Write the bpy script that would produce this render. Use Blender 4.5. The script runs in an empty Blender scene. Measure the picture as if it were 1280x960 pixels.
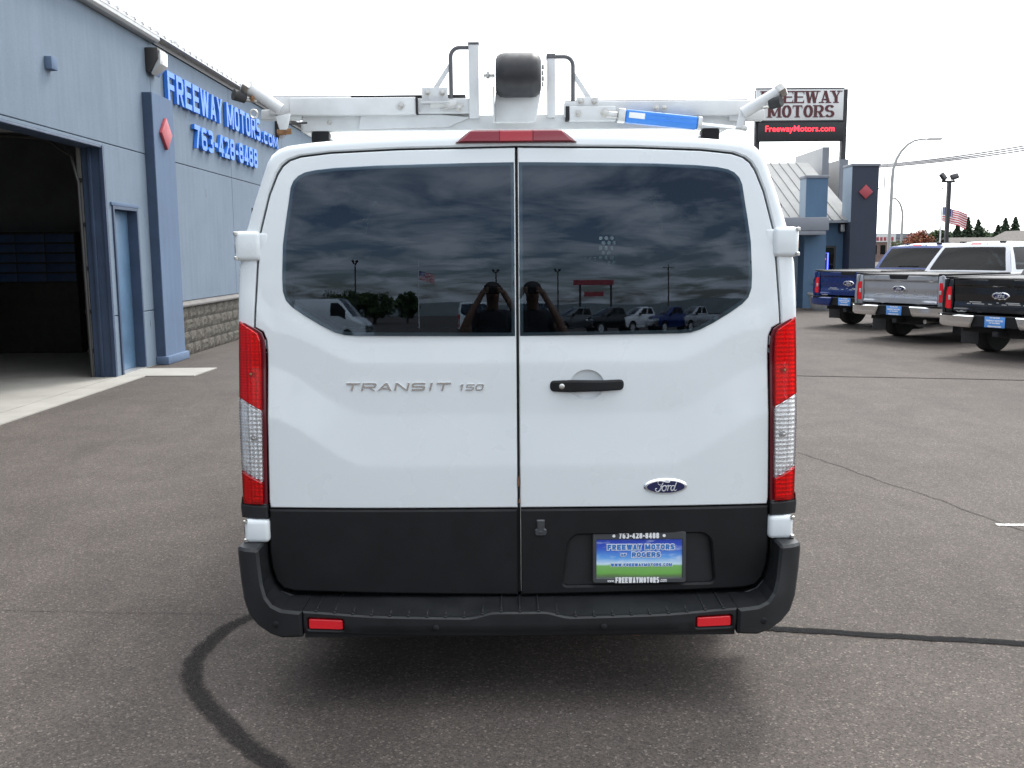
import bpy, bmesh, math, random
from mathutils import Vector, Matrix
from mathutils.geometry import delaunay_2d_cdt

R = math.radians
scene = bpy.context.scene
col = scene.collection
random.seed(11)

# ------------------------------------------------------------------ camera
CAM_H, PITCH, ROLL = 1.68, R(7.7), R(0.45)
cam_data = bpy.data.cameras.new('camera_view')
cam_data.sensor_width = 36.0
cam_data.lens = 36.0 * 1200 / 1280
cam_data.clip_start = 0.02
cam_data.clip_end = 3000
cam = bpy.data.objects.new('camera_view', cam_data)
col.objects.link(cam)
_f = Vector((0, math.cos(PITCH), -math.sin(PITCH)))
_r = Vector((1, 0, 0)); _u = _r.cross(_f)
_R = _r * math.cos(ROLL) - _u * math.sin(ROLL)
_U = _u * math.cos(ROLL) + _r * math.sin(ROLL)
_m = Matrix((_R, _U, -_f)).transposed().to_4x4()
_m.translation = (0, 0, CAM_H)
cam.matrix_world = _m
scene.camera = cam

# ------------------------------------------------------------------ world, sun, exposure
SUN_EL, SUN_AZ = R(52), R(28)          # azimuth clockwise from +Y: ahead of the camera, to the right
SUN_DIR = Vector((math.sin(SUN_AZ) * math.cos(SUN_EL), math.cos(SUN_AZ) * math.cos(SUN_EL), math.sin(SUN_EL)))
world = bpy.data.worlds.new('World'); scene.world = world; world.use_nodes = True
wt = world.node_tree; wt.nodes.clear()
def wn(t, **k):
    n = wt.nodes.new(t)
    for a, b in k.items(): setattr(n, a, b)
    return n
def wl(a, b): wt.links.new(a, b)
def wmath(op, a, b=None, clamp=False):
    n = wn('ShaderNodeMath', operation=op); n.use_clamp = clamp
    for i, v in enumerate((a, b)):
        if v is None: continue
        if isinstance(v, (int, float)): n.inputs[i].default_value = v
        else: wl(v, n.inputs[i])
    return n.outputs[0]
sky = wn('ShaderNodeTexSky', sky_type='NISHITA', sun_disc=False, sun_elevation=SUN_EL, sun_rotation=SUN_AZ,
         air_density=1.0, dust_density=2.0, ozone_density=1.0)
tc = wn('ShaderNodeTexCoord')
sep = wn('ShaderNodeSeparateXYZ'); wl(tc.outputs['Generated'], sep.inputs[0])
zc = wmath('ADD', wmath('MAXIMUM', sep.outputs[2], 0.0), 0.12)
cmb = wn('ShaderNodeCombineXYZ')
wl(wmath('DIVIDE', sep.outputs[0], zc), cmb.inputs[0]); wl(wmath('DIVIDE', sep.outputs[1], zc), cmb.inputs[1])
nz = wn('ShaderNodeTexNoise'); nz.inputs['Scale'].default_value = 1.5; nz.inputs['Detail'].default_value = 9
nz.inputs['Roughness'].default_value = 0.58; nz.inputs['Distortion'].default_value = 0.5
wl(cmb.outputs[0], nz.inputs['Vector'])
rmp = wn('ShaderNodeValToRGB'); rmp.color_ramp.elements[0].position = 0.40; rmp.color_ramp.elements[1].position = 0.63
wl(nz.outputs[0], rmp.inputs[0])
dt = wn('ShaderNodeVectorMath', operation='DOT_PRODUCT'); dt.inputs[1].default_value = SUN_DIR
wl(tc.outputs['Generated'], dt.inputs[0])
fwd = wmath('POWER', wmath('MULTIPLY', wmath('ADD', dt.outputs['Value'], 1.0), 0.5, True), 2.2)   # thin cloud scatters light forward
glow = wmath('ADD', wmath('MULTIPLY', fwd, 16.0), 10.2)
cloud = wn('ShaderNodeVectorMath', operation='SCALE'); cloud.inputs[0].default_value = (0.97, 1.0, 1.03); wl(glow, cloud.inputs['Scale'])
veil = wmath('ADD', wmath('MULTIPLY', fwd, 1.0), 0.0, True)
cover = wmath('MAXIMUM', rmp.outputs[0], veil)
mix = wn('ShaderNodeMix', data_type='RGBA'); wl(cover, mix.inputs['Factor'])
wl(sky.outputs[0], mix.inputs['A']); wl(cloud.outputs[0], mix.inputs['B'])
bg = wn('ShaderNodeBackground'); bg.inputs[1].default_value = 0.1
wl(mix.outputs['Result'], bg.inputs[0])
wo = wn('ShaderNodeOutputWorld'); wl(bg.outputs[0], wo.inputs[0])

sun_data = bpy.data.lights.new('sun', 'SUN'); sun_data.energy = 1.5; sun_data.angle = R(14); sun_data.color = (1.0, 0.96, 0.9)
sun = bpy.data.objects.new('sun', sun_data); col.objects.link(sun)
sun.rotation_euler = (-SUN_DIR).to_track_quat('-Z', 'Y').to_euler()

vs = scene.view_settings
vs.view_transform = 'Standard'; vs.look = 'None'; vs.gamma = 1.0; vs.use_curve_mapping = False
vs.exposure = 0.86
scene.cycles.use_denoising = True
scene.cycles.max_bounces = 8
scene.cycles.transparent_max_bounces = 12

# ------------------------------------------------------------------ materials
class NT:
    def __init__(s, m): s.m = m; s.t = m.node_tree; s.b = s.t.nodes['Principled BSDF']
    def n(s, t, **k):
        n = s.t.nodes.new(t)
        for a, b in k.items(): setattr(n, a, b)
        return n
    def l(s, a, b): s.t.links.new(a, b)
    def obj(s): return s.n('ShaderNodeTexCoord').outputs['Object']
    def noise(s, vec, scale, detail=4, rough=0.5, dist=0.0):
        n = s.n('ShaderNodeTexNoise'); n.inputs['Scale'].default_value = scale; n.inputs['Detail'].default_value = detail
        n.inputs['Roughness'].default_value = rough; n.inputs['Distortion'].default_value = dist
        if vec is not None: s.l(vec, n.inputs['Vector'])
        return n.outputs[0]
    def vor(s, vec, scale, out=0, feature='F1'):
        n = s.n('ShaderNodeTexVoronoi', feature=feature); n.inputs['Scale'].default_value = scale
        if vec is not None: s.l(vec, n.inputs['Vector'])
        return n.outputs[out]
    def ramp(s, fac, stops):
        n = s.n('ShaderNodeValToRGB'); e = n.color_ramp.elements
        while len(e) < len(stops): e.new(0.5)
        for i, (p, c) in enumerate(stops):
            e[i].position = p
            e[i].color = (c, c, c, 1) if isinstance(c, (int, float)) else (*c, 1)
        s.l(fac, n.inputs[0]); return n.outputs[0]
    def mix(s, fac, a, b, mode='MIX'):
        n = s.n('ShaderNodeMix', data_type='RGBA', blend_type=mode)
        for k, v in (('Factor', fac), ('A', a), ('B', b)):
            if isinstance(v, (int, float)): n.inputs[k].default_value = v if k == 'Factor' else (v, v, v, 1)
            elif isinstance(v, tuple): n.inputs[k].default_value = (*v, 1)
            else: s.l(v, n.inputs[k])
        return n.outputs['Result']
    def math(s, op, a, b=None, clamp=False):
        n = s.n('ShaderNodeMath', operation=op); n.use_clamp = clamp
        for i, v in enumerate((a, b)):
            if v is None: continue
            if isinstance(v, (int, float)): n.inputs[i].default_value = v
            else: s.l(v, n.inputs[i])
        return n.outputs[0]
    def mapping(s, vec, scale=(1, 1, 1), rot=(0, 0, 0)):
        n = s.n('ShaderNodeMapping'); n.inputs['Scale'].default_value = scale; n.inputs['Rotation'].default_value = rot
        s.l(vec, n.inputs[0]); return n.outputs[0]
    def bump(s, h, strength=0.3, dist=0.01):
        n = s.n('ShaderNodeBump'); n.inputs['Strength'].default_value = strength; n.inputs['Distance'].default_value = dist
        s.l(h, n.inputs['Height']); s.l(n.outputs[0], s.b.inputs['Normal'])
    def color(s, c): s.l(c, s.b.inputs['Base Color'])
    def rough(s, c): s.l(c, s.b.inputs['Roughness'])

def mat(name, c=(0.5, 0.5, 0.5), rough=0.5, metal=0.0, coat=0.0, spec=0.5, emit=None, es=0.0):
    m = bpy.data.materials.new(name); m.use_nodes = True
    b = m.node_tree.nodes['Principled BSDF']
    b.inputs['Base Color'].default_value = (*c, 1); b.inputs['Roughness'].default_value = rough
    b.inputs['Metallic'].default_value = metal; b.inputs['Coat Weight'].default_value = coat
    b.inputs['Coat Roughness'].default_value = 0.04; b.inputs['Specular IOR Level'].default_value = spec
    if emit: b.inputs['Emission Color'].default_value = (*emit, 1); b.inputs['Emission Strength'].default_value = es
    return m

def vary(name, c, rough=0.5, amp=0.12, scale=6.0, bump=0.0, bscale=60, metal=0.0, coat=0.0, spec=0.5, dist=0.004):
    """plain colour with uneven wear and a fine relief"""
    m = mat(name, c, rough, metal, coat, spec); t = NT(m); v = t.obj()
    n = t.noise(v, scale, 6, 0.6)
    lo = tuple(max(0, x * (1 - amp)) for x in c); hi = tuple(x * (1 + amp) for x in c)
    t.color(t.ramp(n, [(0.3, lo), (0.7, hi)]))
    t.rough(t.ramp(t.noise(v, scale * 2.3, 4), [(0.3, max(0.02, rough - 0.08)), (0.7, min(1, rough + 0.08))]))
    if bump: t.bump(t.noise(v, bscale, 3), bump, dist)
    return m

def glass_mat(name, tint, ior=1.5, boost=1.0, rough=0.0, gloss=(0.9, 0.9, 0.9)):
    m = bpy.data.materials.new(name); m.use_nodes = True; t = m.node_tree; t.nodes.clear()
    tr = t.nodes.new('ShaderNodeBsdfTransparent'); tr.inputs[0].default_value = (*tint, 1)
    gl = t.nodes.new('ShaderNodeBsdfGlossy'); gl.inputs['Roughness'].default_value = rough; gl.inputs['Color'].default_value = (*gloss, 1)
    fr = t.nodes.new('ShaderNodeFresnel'); fr.inputs[0].default_value = ior
    mu = t.nodes.new('ShaderNodeMath'); mu.operation = 'MULTIPLY'; mu.inputs[1].default_value = boost; mu.use_clamp = True
    mx = t.nodes.new('ShaderNodeMixShader'); o = t.nodes.new('ShaderNodeOutputMaterial')
    t.links.new(fr.outputs[0], mu.inputs[0]); t.links.new(mu.outputs[0], mx.inputs[0])
    t.links.new(tr.outputs[0], mx.inputs[1]); t.links.new(gl.outputs[0], mx.inputs[2]); t.links.new(mx.outputs[0], o.inputs[0])
    return m

def paint_mat(name, c, rough=0.28, flake=0.0, dirt=0.06, chips=0.35):
    m = mat(name, c, rough, 0.0, 0.6); t = NT(m); v = t.obj()
    n = t.noise(v, 2.2, 7, 0.62, 0.3)
    lo = tuple(x * (1 - dirt) for x in c)
    base = t.ramp(n, [(0.32, lo), (0.6, c)])
    sp = t.ramp(t.vor(v, 26), [(0.025, 0.62), (0.045, 1.0)])          # a few stone chips and specks
    sp2 = t.ramp(t.noise(v, 9, 3), [(0.60, 1.0), (0.68, 0.0)])
    spk = t.mix(sp2, 1.0, sp)
    t.color(t.mix(chips, base, t.mix(1.0, base, spk, 'MULTIPLY')))
    t.rough(t.ramp(t.noise(v, 5, 5), [(0.3, rough - 0.06), (0.75, rough + 0.14)]))
    if flake: t.b.inputs['Metallic'].default_value = flake
    return m

M = {}
M['white_paint'] = paint_mat('white_paint', (0.745, 0.785, 0.795), dirt=0.025, chips=0.0)
M['rack_white'] = vary('rack_white', (0.60, 0.61, 0.61), 0.42, 0.08, 9)
M['black_plastic'] = vary('black_plastic', (0.0085, 0.009, 0.010), 0.6, 0.25, 7, 0.12, 900, spec=0.28, dist=0.0006)
M['bumper_plastic'] = vary('bumper_plastic', (0.012, 0.013, 0.0145), 0.5, 0.25, 5, 0.15, 900, spec=0.4, dist=0.0006)
M['dark'] = mat('dark_void', (0.012, 0.012, 0.013), 0.8)
M['rubber'] = vary('rubber', (0.022, 0.022, 0.023), 0.75, 0.3, 30)
M['roller_rubber'] = vary('roller_rubber', (0.02, 0.02, 0.022), 0.5, 0.3, 18)
M['chrome'] = mat('chrome', (0.86, 0.87, 0.88), 0.14, 1.0)
M['steel'] = vary('steel', (0.55, 0.54, 0.51), 0.38, 0.25, 40, metal=1.0)
M['rust'] = vary('rust', (0.20, 0.10, 0.045), 0.8, 0.5, 60)
M['brass'] = vary('aged_brass', (0.30, 0.17, 0.06), 0.6, 0.4, 40, metal=0.3)
M['alu'] = vary('aluminium', (0.62, 0.62, 0.60), 0.36, 0.1, 30, metal=0.85)
M['cylinder_blue'] = vary('cylinder_blue', (0.04, 0.21, 0.62), 0.4, 0.1, 14)
M['reflector_red'] = mat('reflector_red', (0.72, 0.012, 0.022), 0.22, 0, 0.6)
M['glass_tint'] = glass_mat('privacy_glass', (0.26, 0.31, 0.33), 1.55, 1.2, gloss=(0.66, 0.80, 1.0))
M['glass_clear'] = glass_mat('clear_glass', (0.72, 0.78, 0.77), 1.5, 1.6)
M['glass_dark'] = glass_mat('dark_glass', (0.05, 0.055, 0.06), 1.5, 0.55)
M['label_white'] = mat('label_white', (0.72, 0.72, 0.70), 0.5)
M['interior'] = mat('cargo_interior', (0.02, 0.021, 0.023), 0.85)
M['partition'] = mat('partition_grey', (0.06, 0.062, 0.065), 0.7)

def lens_mat(name, tint, refl, rough=0.06):
    m = bpy.data.materials.new(name); m.use_nodes = True; t = m.node_tree; t.nodes.clear()
    tr = t.nodes.new('ShaderNodeBsdfTransparent'); tr.inputs[0].default_value = (*tint, 1)
    df = t.nodes.new('ShaderNodeBsdfTranslucent'); df.inputs[0].default_value = (*refl, 1)
    d2 = t.nodes.new('ShaderNodeBsdfDiffuse'); d2.inputs[0].default_value = (*refl, 1)
    gl = t.nodes.new('ShaderNodeBsdfGlossy'); gl.inputs['Roughness'].default_value = rough
    fr = t.nodes.new('ShaderNodeFresnel'); fr.inputs[0].default_value = 1.5
    tc = t.nodes.new('ShaderNodeTexCoord')
    ck = t.nodes.new('ShaderNodeTexBrick'); ck.offset = 0.0; ck.inputs['Scale'].default_value = 1.0
    ck.inputs['Brick Width'].default_value = 0.0125; ck.inputs['Row Height'].default_value = 0.0105; ck.inputs['Mortar Size'].default_value = 0.0022
    ck.inputs['Mortar Smooth'].default_value = 0.6
    sw = t.nodes.new('ShaderNodeSeparateXYZ'); cb = t.nodes.new('ShaderNodeCombineXYZ')
    t.links.new(tc.outputs['Object'], sw.inputs[0]); t.links.new(sw.outputs[0], cb.inputs[0]); t.links.new(sw.outputs[2], cb.inputs[1])
    t.links.new(cb.outputs[0], ck.inputs['Vector'])
    bp = t.nodes.new('ShaderNodeBump'); bp.inputs['Strength'].default_value = 0.5; bp.inputs['Distance'].default_value = 0.003
    t.links.new(ck.outputs['Fac'], bp.inputs['Height']); 
    for n in (d2,): t.links.new(bp.outputs[0], n.inputs['Normal'])
    m1 = t.nodes.new('ShaderNodeMixShader'); m2 = t.nodes.new('ShaderNodeMixShader'); m3 = t.nodes.new('ShaderNodeMixShader')
    m1.inputs[0].default_value = 0.5
    t.links.new(df.outputs[0], m1.inputs[1]); t.links.new(d2.outputs[0], m1.inputs[2])
    rg = t.nodes.new('ShaderNodeMapRange'); rg.inputs['To Min'].default_value = 0.30; rg.inputs['To Max'].default_value = 0.44
    t.links.new(ck.outputs['Fac'], rg.inputs['Value']); t.links.new(rg.outputs[0], m2.inputs[0])
    t.links.new(tr.outputs[0], m2.inputs[1]); t.links.new(m1.outputs[0], m2.inputs[2])
    t.links.new(fr.outputs[0], m3.inputs[0]); t.links.new(m2.outputs[0], m3.inputs[1]); t.links.new(gl.outputs[0], m3.inputs[2])
    o = t.nodes.new('ShaderNodeOutputMaterial'); t.links.new(m3.outputs[0], o.inputs[0])
    return m
M['lens_red'] = lens_mat('red_lens', (1.0, 0.02, 0.025), (0.95, 0.012, 0.015))
M['lens_clear'] = lens_mat('clear_lens', (1, 1, 1), (0.85, 0.85, 0.85))
m = mat('prism_reflector', (0.95, 0.95, 0.95), 0.3, 1.0); t = NT(m); v = t.obj(); M['prism'] = m
sw = t.n('ShaderNodeSeparateXYZ'); t.l(v, sw.inputs[0]); cb = t.n('ShaderNodeCombineXYZ'); t.l(sw.outputs[0], cb.inputs[0]); t.l(sw.outputs[2], cb.inputs[1])
wv = t.n('ShaderNodeTexVoronoi'); wv.inputs['Scale'].default_value = 62; wv.inputs['Randomness'].default_value = 0.12; t.l(cb.outputs[0], wv.inputs['Vector'])
lf = t.noise(t.mapping(v, (9, 1, 6)), 1.6, 2)
t.bump(t.math('ADD', t.math('MULTIPLY', wv.outputs['Distance'], 1.0), t.math('MULTIPLY', lf, 1.6)), 0.6, 0.008)
M['lens_mid_red'] = mat('mid_red_lens', (0.22, 0.006, 0.018), 0.2, 0, 0.6)
M['lens_bright_red'] = mat('bright_red_lens', (0.36, 0.008, 0.018), 0.2, 0, 0.6)
M['lens_dark_red'] = mat('dark_red_rim', (0.11, 0.004, 0.012), 0.2, 0, 0.6)

# asphalt
m = mat('asphalt', (0.12, 0.11, 0.10), 0.9, spec=0.25); t = NT(m); v = t.obj(); M['asphalt'] = m
big = t.noise(v, 0.35, 6, 0.6, 0.4); mid = t.noise(v, 2.1, 6, 0.65, 0.6)
tone = t.ramp(big, [(0.3, (0.0690, 0.0578, 0.0506)), (0.7, (0.0890, 0.0752, 0.0665))])
tone = t.mix(0.55, tone, t.mix(1.0, tone, t.ramp(mid, [(0.3, 0.72), (0.62, 1.08)]), 'MULTIPLY'))
cell = t.n('ShaderNodeTexVoronoi'); cell.inputs['Scale'].default_value = 135; t.l(v, cell.inputs['Vector'])
sepc = t.n('ShaderNodeSeparateColor'); t.l(cell.outputs['Color'], sepc.inputs[0])
agg = t.ramp(sepc.outputs[0], [(0.0, 0.58), (0.45, 0.92), (0.84, 1.08), (0.94, 1.4), (1.0, 2.2)])
agg2 = t.ramp(t.noise(v, 260, 2, 0.7), [(0.3, 0.68), (0.7, 1.32)])
tone = t.mix(1.0, t.mix(1.0, tone, agg, 'MULTIPLY'), agg2, 'MULTIPLY')
strk = t.ramp(t.noise(t.mapping(v, (0.9, 0.16, 1), (0, 0, 0.3)), 1.3, 5, 0.6), [(0.52, 1.0), (0.72, 0.8)])
tone = t.mix(1.0, tone, strk, 'MULTIPLY')
spot = t.math('MULTIPLY', t.ramp(t.vor(v, 2.6), [(0.016, 1.0), (0.03, 0.0)]), t.ramp(t.noise(v, 1.7, 2), [(0.48, 0.0), (0.55, 0.75)]))
stain = t.ramp(t.noise(t.mapping(v, (1.0, 0.35, 1)), 0.8, 6, 0.7, 1.2), [(0.56, 0.0), (0.74, 0.22)])
tone = t.mix(stain, tone, (0.035, 0.033, 0.032))
t.color(t.mix(spot, tone, (0.015, 0.014, 0.014)))
hgt = t.mix(0.5, t.noise(v, 160, 3, 0.6), cell.outputs['Distance'])
t.bump(hgt, 0.3, 0.004)

def soft_sheet(name, c, lo, hi, scale, c2=None, grit=0.35):
    """a stain or seal lying on the ground: ragged where its edge (UV x) and wear break it up"""
    m = mat(name, c, 0.95, spec=0.08); t = NT(m); v = t.obj()
    uv = t.n('ShaderNodeUVMap'); sp = t.n('ShaderNodeSeparateXYZ'); t.l(uv.outputs[0], sp.inputs[0])
    edge = t.math('MULTIPLY', t.math('ABSOLUTE', t.math('SUBTRACT', sp.outputs[0], 0.5)), 2.0)
    e = t.math('SUBTRACT', 1.0, edge)
    n = t.noise(v, scale, 6, 0.7)
    a = t.math('ADD', t.math('MULTIPLY', e, 1.1), t.math('SUBTRACT', t.math('MULTIPLY', n, 1.3), 0.65))
    al = t.ramp(a, [(lo, 0.0), (hi, 1.0)])
    fine = t.ramp(t.noise(v, 170, 2, 0.7), [(0.35, grit), (0.65, 1.0)])
    k = t.n('ShaderNodeMath', operation='MULTIPLY'); t.l(al, k.inputs[0]); t.l(fine, k.inputs[1])
    t.l(k.outputs[0], t.b.inputs['Alpha'])
    t.color(t.ramp(t.noise(v, 40, 4), [(0.3, tuple(x * 0.75 for x in c)), (0.7, c2 or tuple(x * 1.35 for x in c))]))
    return m
M['tyre_mark'] = soft_sheet('tyre_mark', (0.024, 0.022, 0.021), 0.05, 0.6, 14)
M['crack_seal'] = soft_sheet('crack_seal', (0.011, 0.011, 0.0115), 0.0, 0.22, 22, grit=0.85)
M['crack'] = soft_sheet('thin_crack', (0.03, 0.029, 0.028), 0.05, 0.6, 9)
M['faint_crack'] = soft_sheet('faint_crack', (0.07, 0.064, 0.06), 0.25, 1.0, 9)
M['paint_mark'] = soft_sheet('worn_road_paint', (0.6, 0.6, 0.57), 0.0, 0.5, 30)
M['concrete'] = vary('concrete', (0.29, 0.278, 0.25), 0.85, 0.14, 1.6, 0.2, 120)
M['inner_floor'] = vary('workshop_floor', (0.22, 0.21, 0.19), 0.55, 0.3, 1.6)

def stucco(name, c, streak=0.13):
    m = mat(name, c, 0.9, spec=0.25); t = NT(m); v = t.obj()
    n = t.noise(v, 1.1, 6, 0.6)
    st = t.noise(t.mapping(v, (6, 6, 0.45)), 1.4, 6, 0.65)
    lo = tuple(x * (1 - streak) for x in c); hi = tuple(min(1, x * (1 + streak)) for x in c)
    base = t.mix(0.5, t.ramp(n, [(0.3, lo), (0.7, hi)]), t.ramp(st, [(0.3, lo), (0.72, hi)]))
    g = t.ramp(t.noise(v, 130, 3, 0.6), [(0.3, 0.86), (0.7, 1.1)])
    t.color(t.mix(1.0, base, g, 'MULTIPLY'))
    t.bump(t.noise(v, 110, 4, 0.65), 0.6, 0.006)
    return m
M['stucco'] = stucco('blue_grey_stucco', (0.156, 0.198, 0.247))
M['stucco_blue'] = stucco('mid_blue_stucco', (0.110, 0.155, 0.232))
M['dark_blue'] = vary('dark_blue_paint', (0.036, 0.058, 0.105), 0.5, 0.15, 4, 0.1, 60)
M['door_blue'] = vary('door_blue_paint', (0.075, 0.14, 0.225), 0.45, 0.12, 3)
M['letter_blue'] = mat('letter_blue', (0.035, 0.19, 0.68), 0.45)
M['red_panel'] = vary('red_panel', (0.36, 0.055, 0.07), 0.55, 0.1, 5)
M['gutter'] = vary('gutter_metal', (0.42, 0.43, 0.43), 0.5, 0.1, 3, metal=0.3)
M['roof_metal'] = vary('roof_metal', (0.55, 0.55, 0.55), 0.5, 0.08, 2, metal=0.2)
m = mat('split_block', (0.2, 0.19, 0.17), 0.95); t = NT(m); v = t.obj(); M['block'] = m
t.color(t.mix(1.0, t.ramp(t.noise(v, 9, 6, 0.7), [(0.3, (0.062, 0.056, 0.047)), (0.7, (0.132, 0.120, 0.100))]),
              t.ramp(t.noise(v, 70, 3, 0.7), [(0.3, 0.7), (0.7, 1.25)]), 'MULTIPLY'))
t.bump(t.noise(v, 38, 5, 0.7), 1.0, 0.03)
M['cap'] = vary('cap_stone', (0.15, 0.142, 0.135), 0.9, 0.12, 4)
M['mortar'] = vary('mortar', (0.33, 0.32, 0.29), 0.95, 0.1, 20)
M['lamp_bronze'] = mat('lamp_bronze', (0.035, 0.033, 0.032), 0.5)
M['lamp_glass'] = mat('lamp_prismatic_glass', (0.42, 0.43, 0.43), 0.15, 0, 0.5)

# ------------------------------------------------------------------ helpers
def link(name, me, material=None, parent=None, smooth=None, label=None):
    o = bpy.data.objects.new(name, me); col.objects.link(o)
    if material is not None: me.materials.append(material)
    if parent is not None: o.parent = parent
    if smooth is not None:
        me.polygons.foreach_set('use_smooth', [True] * len(me.polygons))
        me.set_sharp_from_angle(angle=R(smooth))
    if label: o['label'] = label
    return o
def mesh(name, verts, faces, material=None, parent=None, smooth=None, label=None):
    me = bpy.data.meshes.new(name); me.from_pydata([tuple(v) for v in verts], [], faces); me.update()
    return link(name, me, material, parent, smooth, label)
def bmo(name, bm, material=None, parent=None, smooth=None, label=None):
    me = bpy.data.meshes.new(name); bmesh.ops.recalc_face_normals(bm, faces=bm.faces[:]); bm.to_mesh(me); bm.free()
    return link(name, me, material, parent, smooth, label)
def empty(name, loc=(0, 0, 0), rz=0.0, label=None, cat=None, group=None, parent=None):
    o = bpy.data.objects.new(name, None); col.objects.link(o); o.location = loc; o.rotation_euler = (0, 0, rz)
    o.empty_display_size = 0.2
    if parent is not None: o.parent = parent
    tag(o, label, cat, group); return o
def tag(o, label=None, cat=None, group=None, kind=None):
    if label: o['label'] = label
    if cat: o['category'] = cat
    if group: o['group'] = group
    if kind: o['kind'] = kind
    return o
def abox(bm, x0, x1, y0, y1, z0, z1, bev=0.0, seg=2, mtx=None):
    r = bmesh.ops.create_cube(bm, size=1.0)
    vs_ = r['verts']
    for v_ in vs_:
        v_.co = Vector(((x0 + x1) / 2 + v_.co.x * (x1 - x0), (y0 + y1) / 2 + v_.co.y * (y1 - y0), (z0 + z1) / 2 + v_.co.z * (z1 - z0)))
    new = vs_
    if bev:
        es = list({e for v_ in vs_ for e in v_.link_edges})
        rr = bmesh.ops.bevel(bm, geom=es, offset=bev, segments=seg, affect='EDGES', profile=0.5)
        new = list({v_ for f in rr['faces'] for v_ in f.verts} | {v_ for v_ in vs_ if v_.is_valid})
    if mtx is not None:
        bmesh.ops.transform(bm, matrix=mtx, verts=new)
    return new
def box(name, x0, x1, y0, y1, z0, z1, material, parent=None, bev=0.0, seg=2, label=None):
    bm = bmesh.new(); abox(bm, x0, x1, y0, y1, z0, z1, bev, seg)
    return bmo(name, bm, material, parent, 40 if bev else None, label)
def atube(bm, pts, rad, n=12, caps=True):
    pts = [Vector(p) for p in pts]; rads = rad if isinstance(rad, (list, tuple)) else [rad] * len(pts)
    rings = []; up = None
    for i, p in enumerate(pts):
        d = (pts[min(i + 1, len(pts) - 1)] - pts[max(i - 1, 0)]).normalized()
        if up is None:
            up = Vector((0, 0, 1)) if abs(d.z) < 0.9 else Vector((1, 0, 0))
        a = (up - d * up.dot(d)).normalized(); b = d.cross(a); up = a
        rings.append([bm.verts.new(p + (a * math.cos(k * 2 * math.pi / n) + b * math.sin(k * 2 * math.pi / n)) * rads[i]) for k in range(n)])
    for i in range(len(rings) - 1):
        for k in range(n):
            bm.faces.new((rings[i][k], rings[i][(k + 1) % n], rings[i + 1][(k + 1) % n], rings[i + 1][k]))
    if caps:
        bm.faces.new(rings[0][::-1]); bm.faces.new(rings[-1])
def tube(name, pts, rad, material, parent=None, n=12, label=None):
    bm = bmesh.new(); atube(bm, pts, rad, n); return bmo(name, bm, material, parent, 45, label)
def lathe(name, prof, material, parent=None, n=24, mtx=None, smooth=40, label=None):
    """prof: (radius, height) pairs turned round Z, then moved by mtx"""
    bm = bmesh.new(); rings = []
    for r_, h_ in prof:
        rings.append([bm.verts.new((r_ * math.cos(k * 2 * math.pi / n), r_ * math.sin(k * 2 * math.pi / n), h_)) for k in range(n)])
    for i in range(len(rings) - 1):
        for k in range(n): bm.faces.new((rings[i][k], rings[i][(k + 1) % n], rings[i + 1][(k + 1) % n], rings[i + 1][k]))
    bm.faces.new(rings[0][::-1]); bm.faces.new(rings[-1])
    if mtx is not None: bmesh.ops.transform(bm, matrix=mtx, verts=bm.verts[:])
    return bmo(name, bm, material, parent, smooth, label)
def frame(origin, ex, ey, ez):
    m_ = Matrix((Vector(ex), Vector(ey), Vector(ez))).transposed().to_4x4(); m_.translation = origin; return m_
def prism(name, poly, d0, d1, axis, material, parent=None, bev=0.0, label=None, smooth=None):
    """poly in the plane across axis ('x': (y,z), 'y': (x,z), 'z': (x,y)), from d0 to d1"""
    bm = bmesh.new()
    def P(u, w, d): return {'x': (d, u, w), 'y': (u, d, w), 'z': (u, w, d)}[axis]
    a = [bm.verts.new(P(u, w, d0)) for u, w in poly]; b = [bm.verts.new(P(u, w, d1)) for u, w in poly]
    n = len(poly); bm.faces.new(a); bm.faces.new(b[::-1])
    for i in range(n): bm.faces.new((a[i], b[i], b[(i + 1) % n], a[(i + 1) % n]))
    if bev: bmesh.ops.bevel(bm, geom=bm.edges[:], offset=bev, segments=2, affect='EDGES', profile=0.5)
    return bmo(name, bm, material, parent, smooth if smooth else (40 if bev else None), label)
def area2(p): return sum(p[i][0] * p[(i + 1) % len(p)][1] - p[(i + 1) % len(p)][0] * p[i][1] for i in range(len(p)))
def ccw(p): return p if area2(p) > 0 else p[::-1]
def mirror(p): return ccw([(-x, z) for x, z in p])
def resample(p, sp):
    out = []
    for i in range(len(p)):
        a, b = p[i], p[(i + 1) % len(p)]; d = math.hypot(b[0] - a[0], b[1] - a[1]); n = max(1, int(math.ceil(d / sp)))
        for k in range(n): out.append((a[0] + (b[0] - a[0]) * k / n, a[1] + (b[1] - a[1]) * k / n))
    return out
def roundc(p, r, n=5):
    """round every corner of a polygon; r a number or one per corner"""
    out = []; N = len(p)
    for i in range(N):
        ri = r[i] if isinstance(r, (list, tuple)) else r
        a, b, c = Vector(p[i - 1]), Vector(p[i]), Vector(p[(i + 1) % N])
        u, w = (a - b), (c - b); k = min(ri, u.length * 0.45, w.length * 0.45)
        if k < 1e-5: out.append(tuple(b)); continue
        s, e = b + u.normalized() * k, b + w.normalized() * k
        for j in range(n + 1):
            q = j / n; out.append(tuple(s * (1 - q) ** 2 + b * 2 * q * (1 - q) + e * q * q))
    return out
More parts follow.
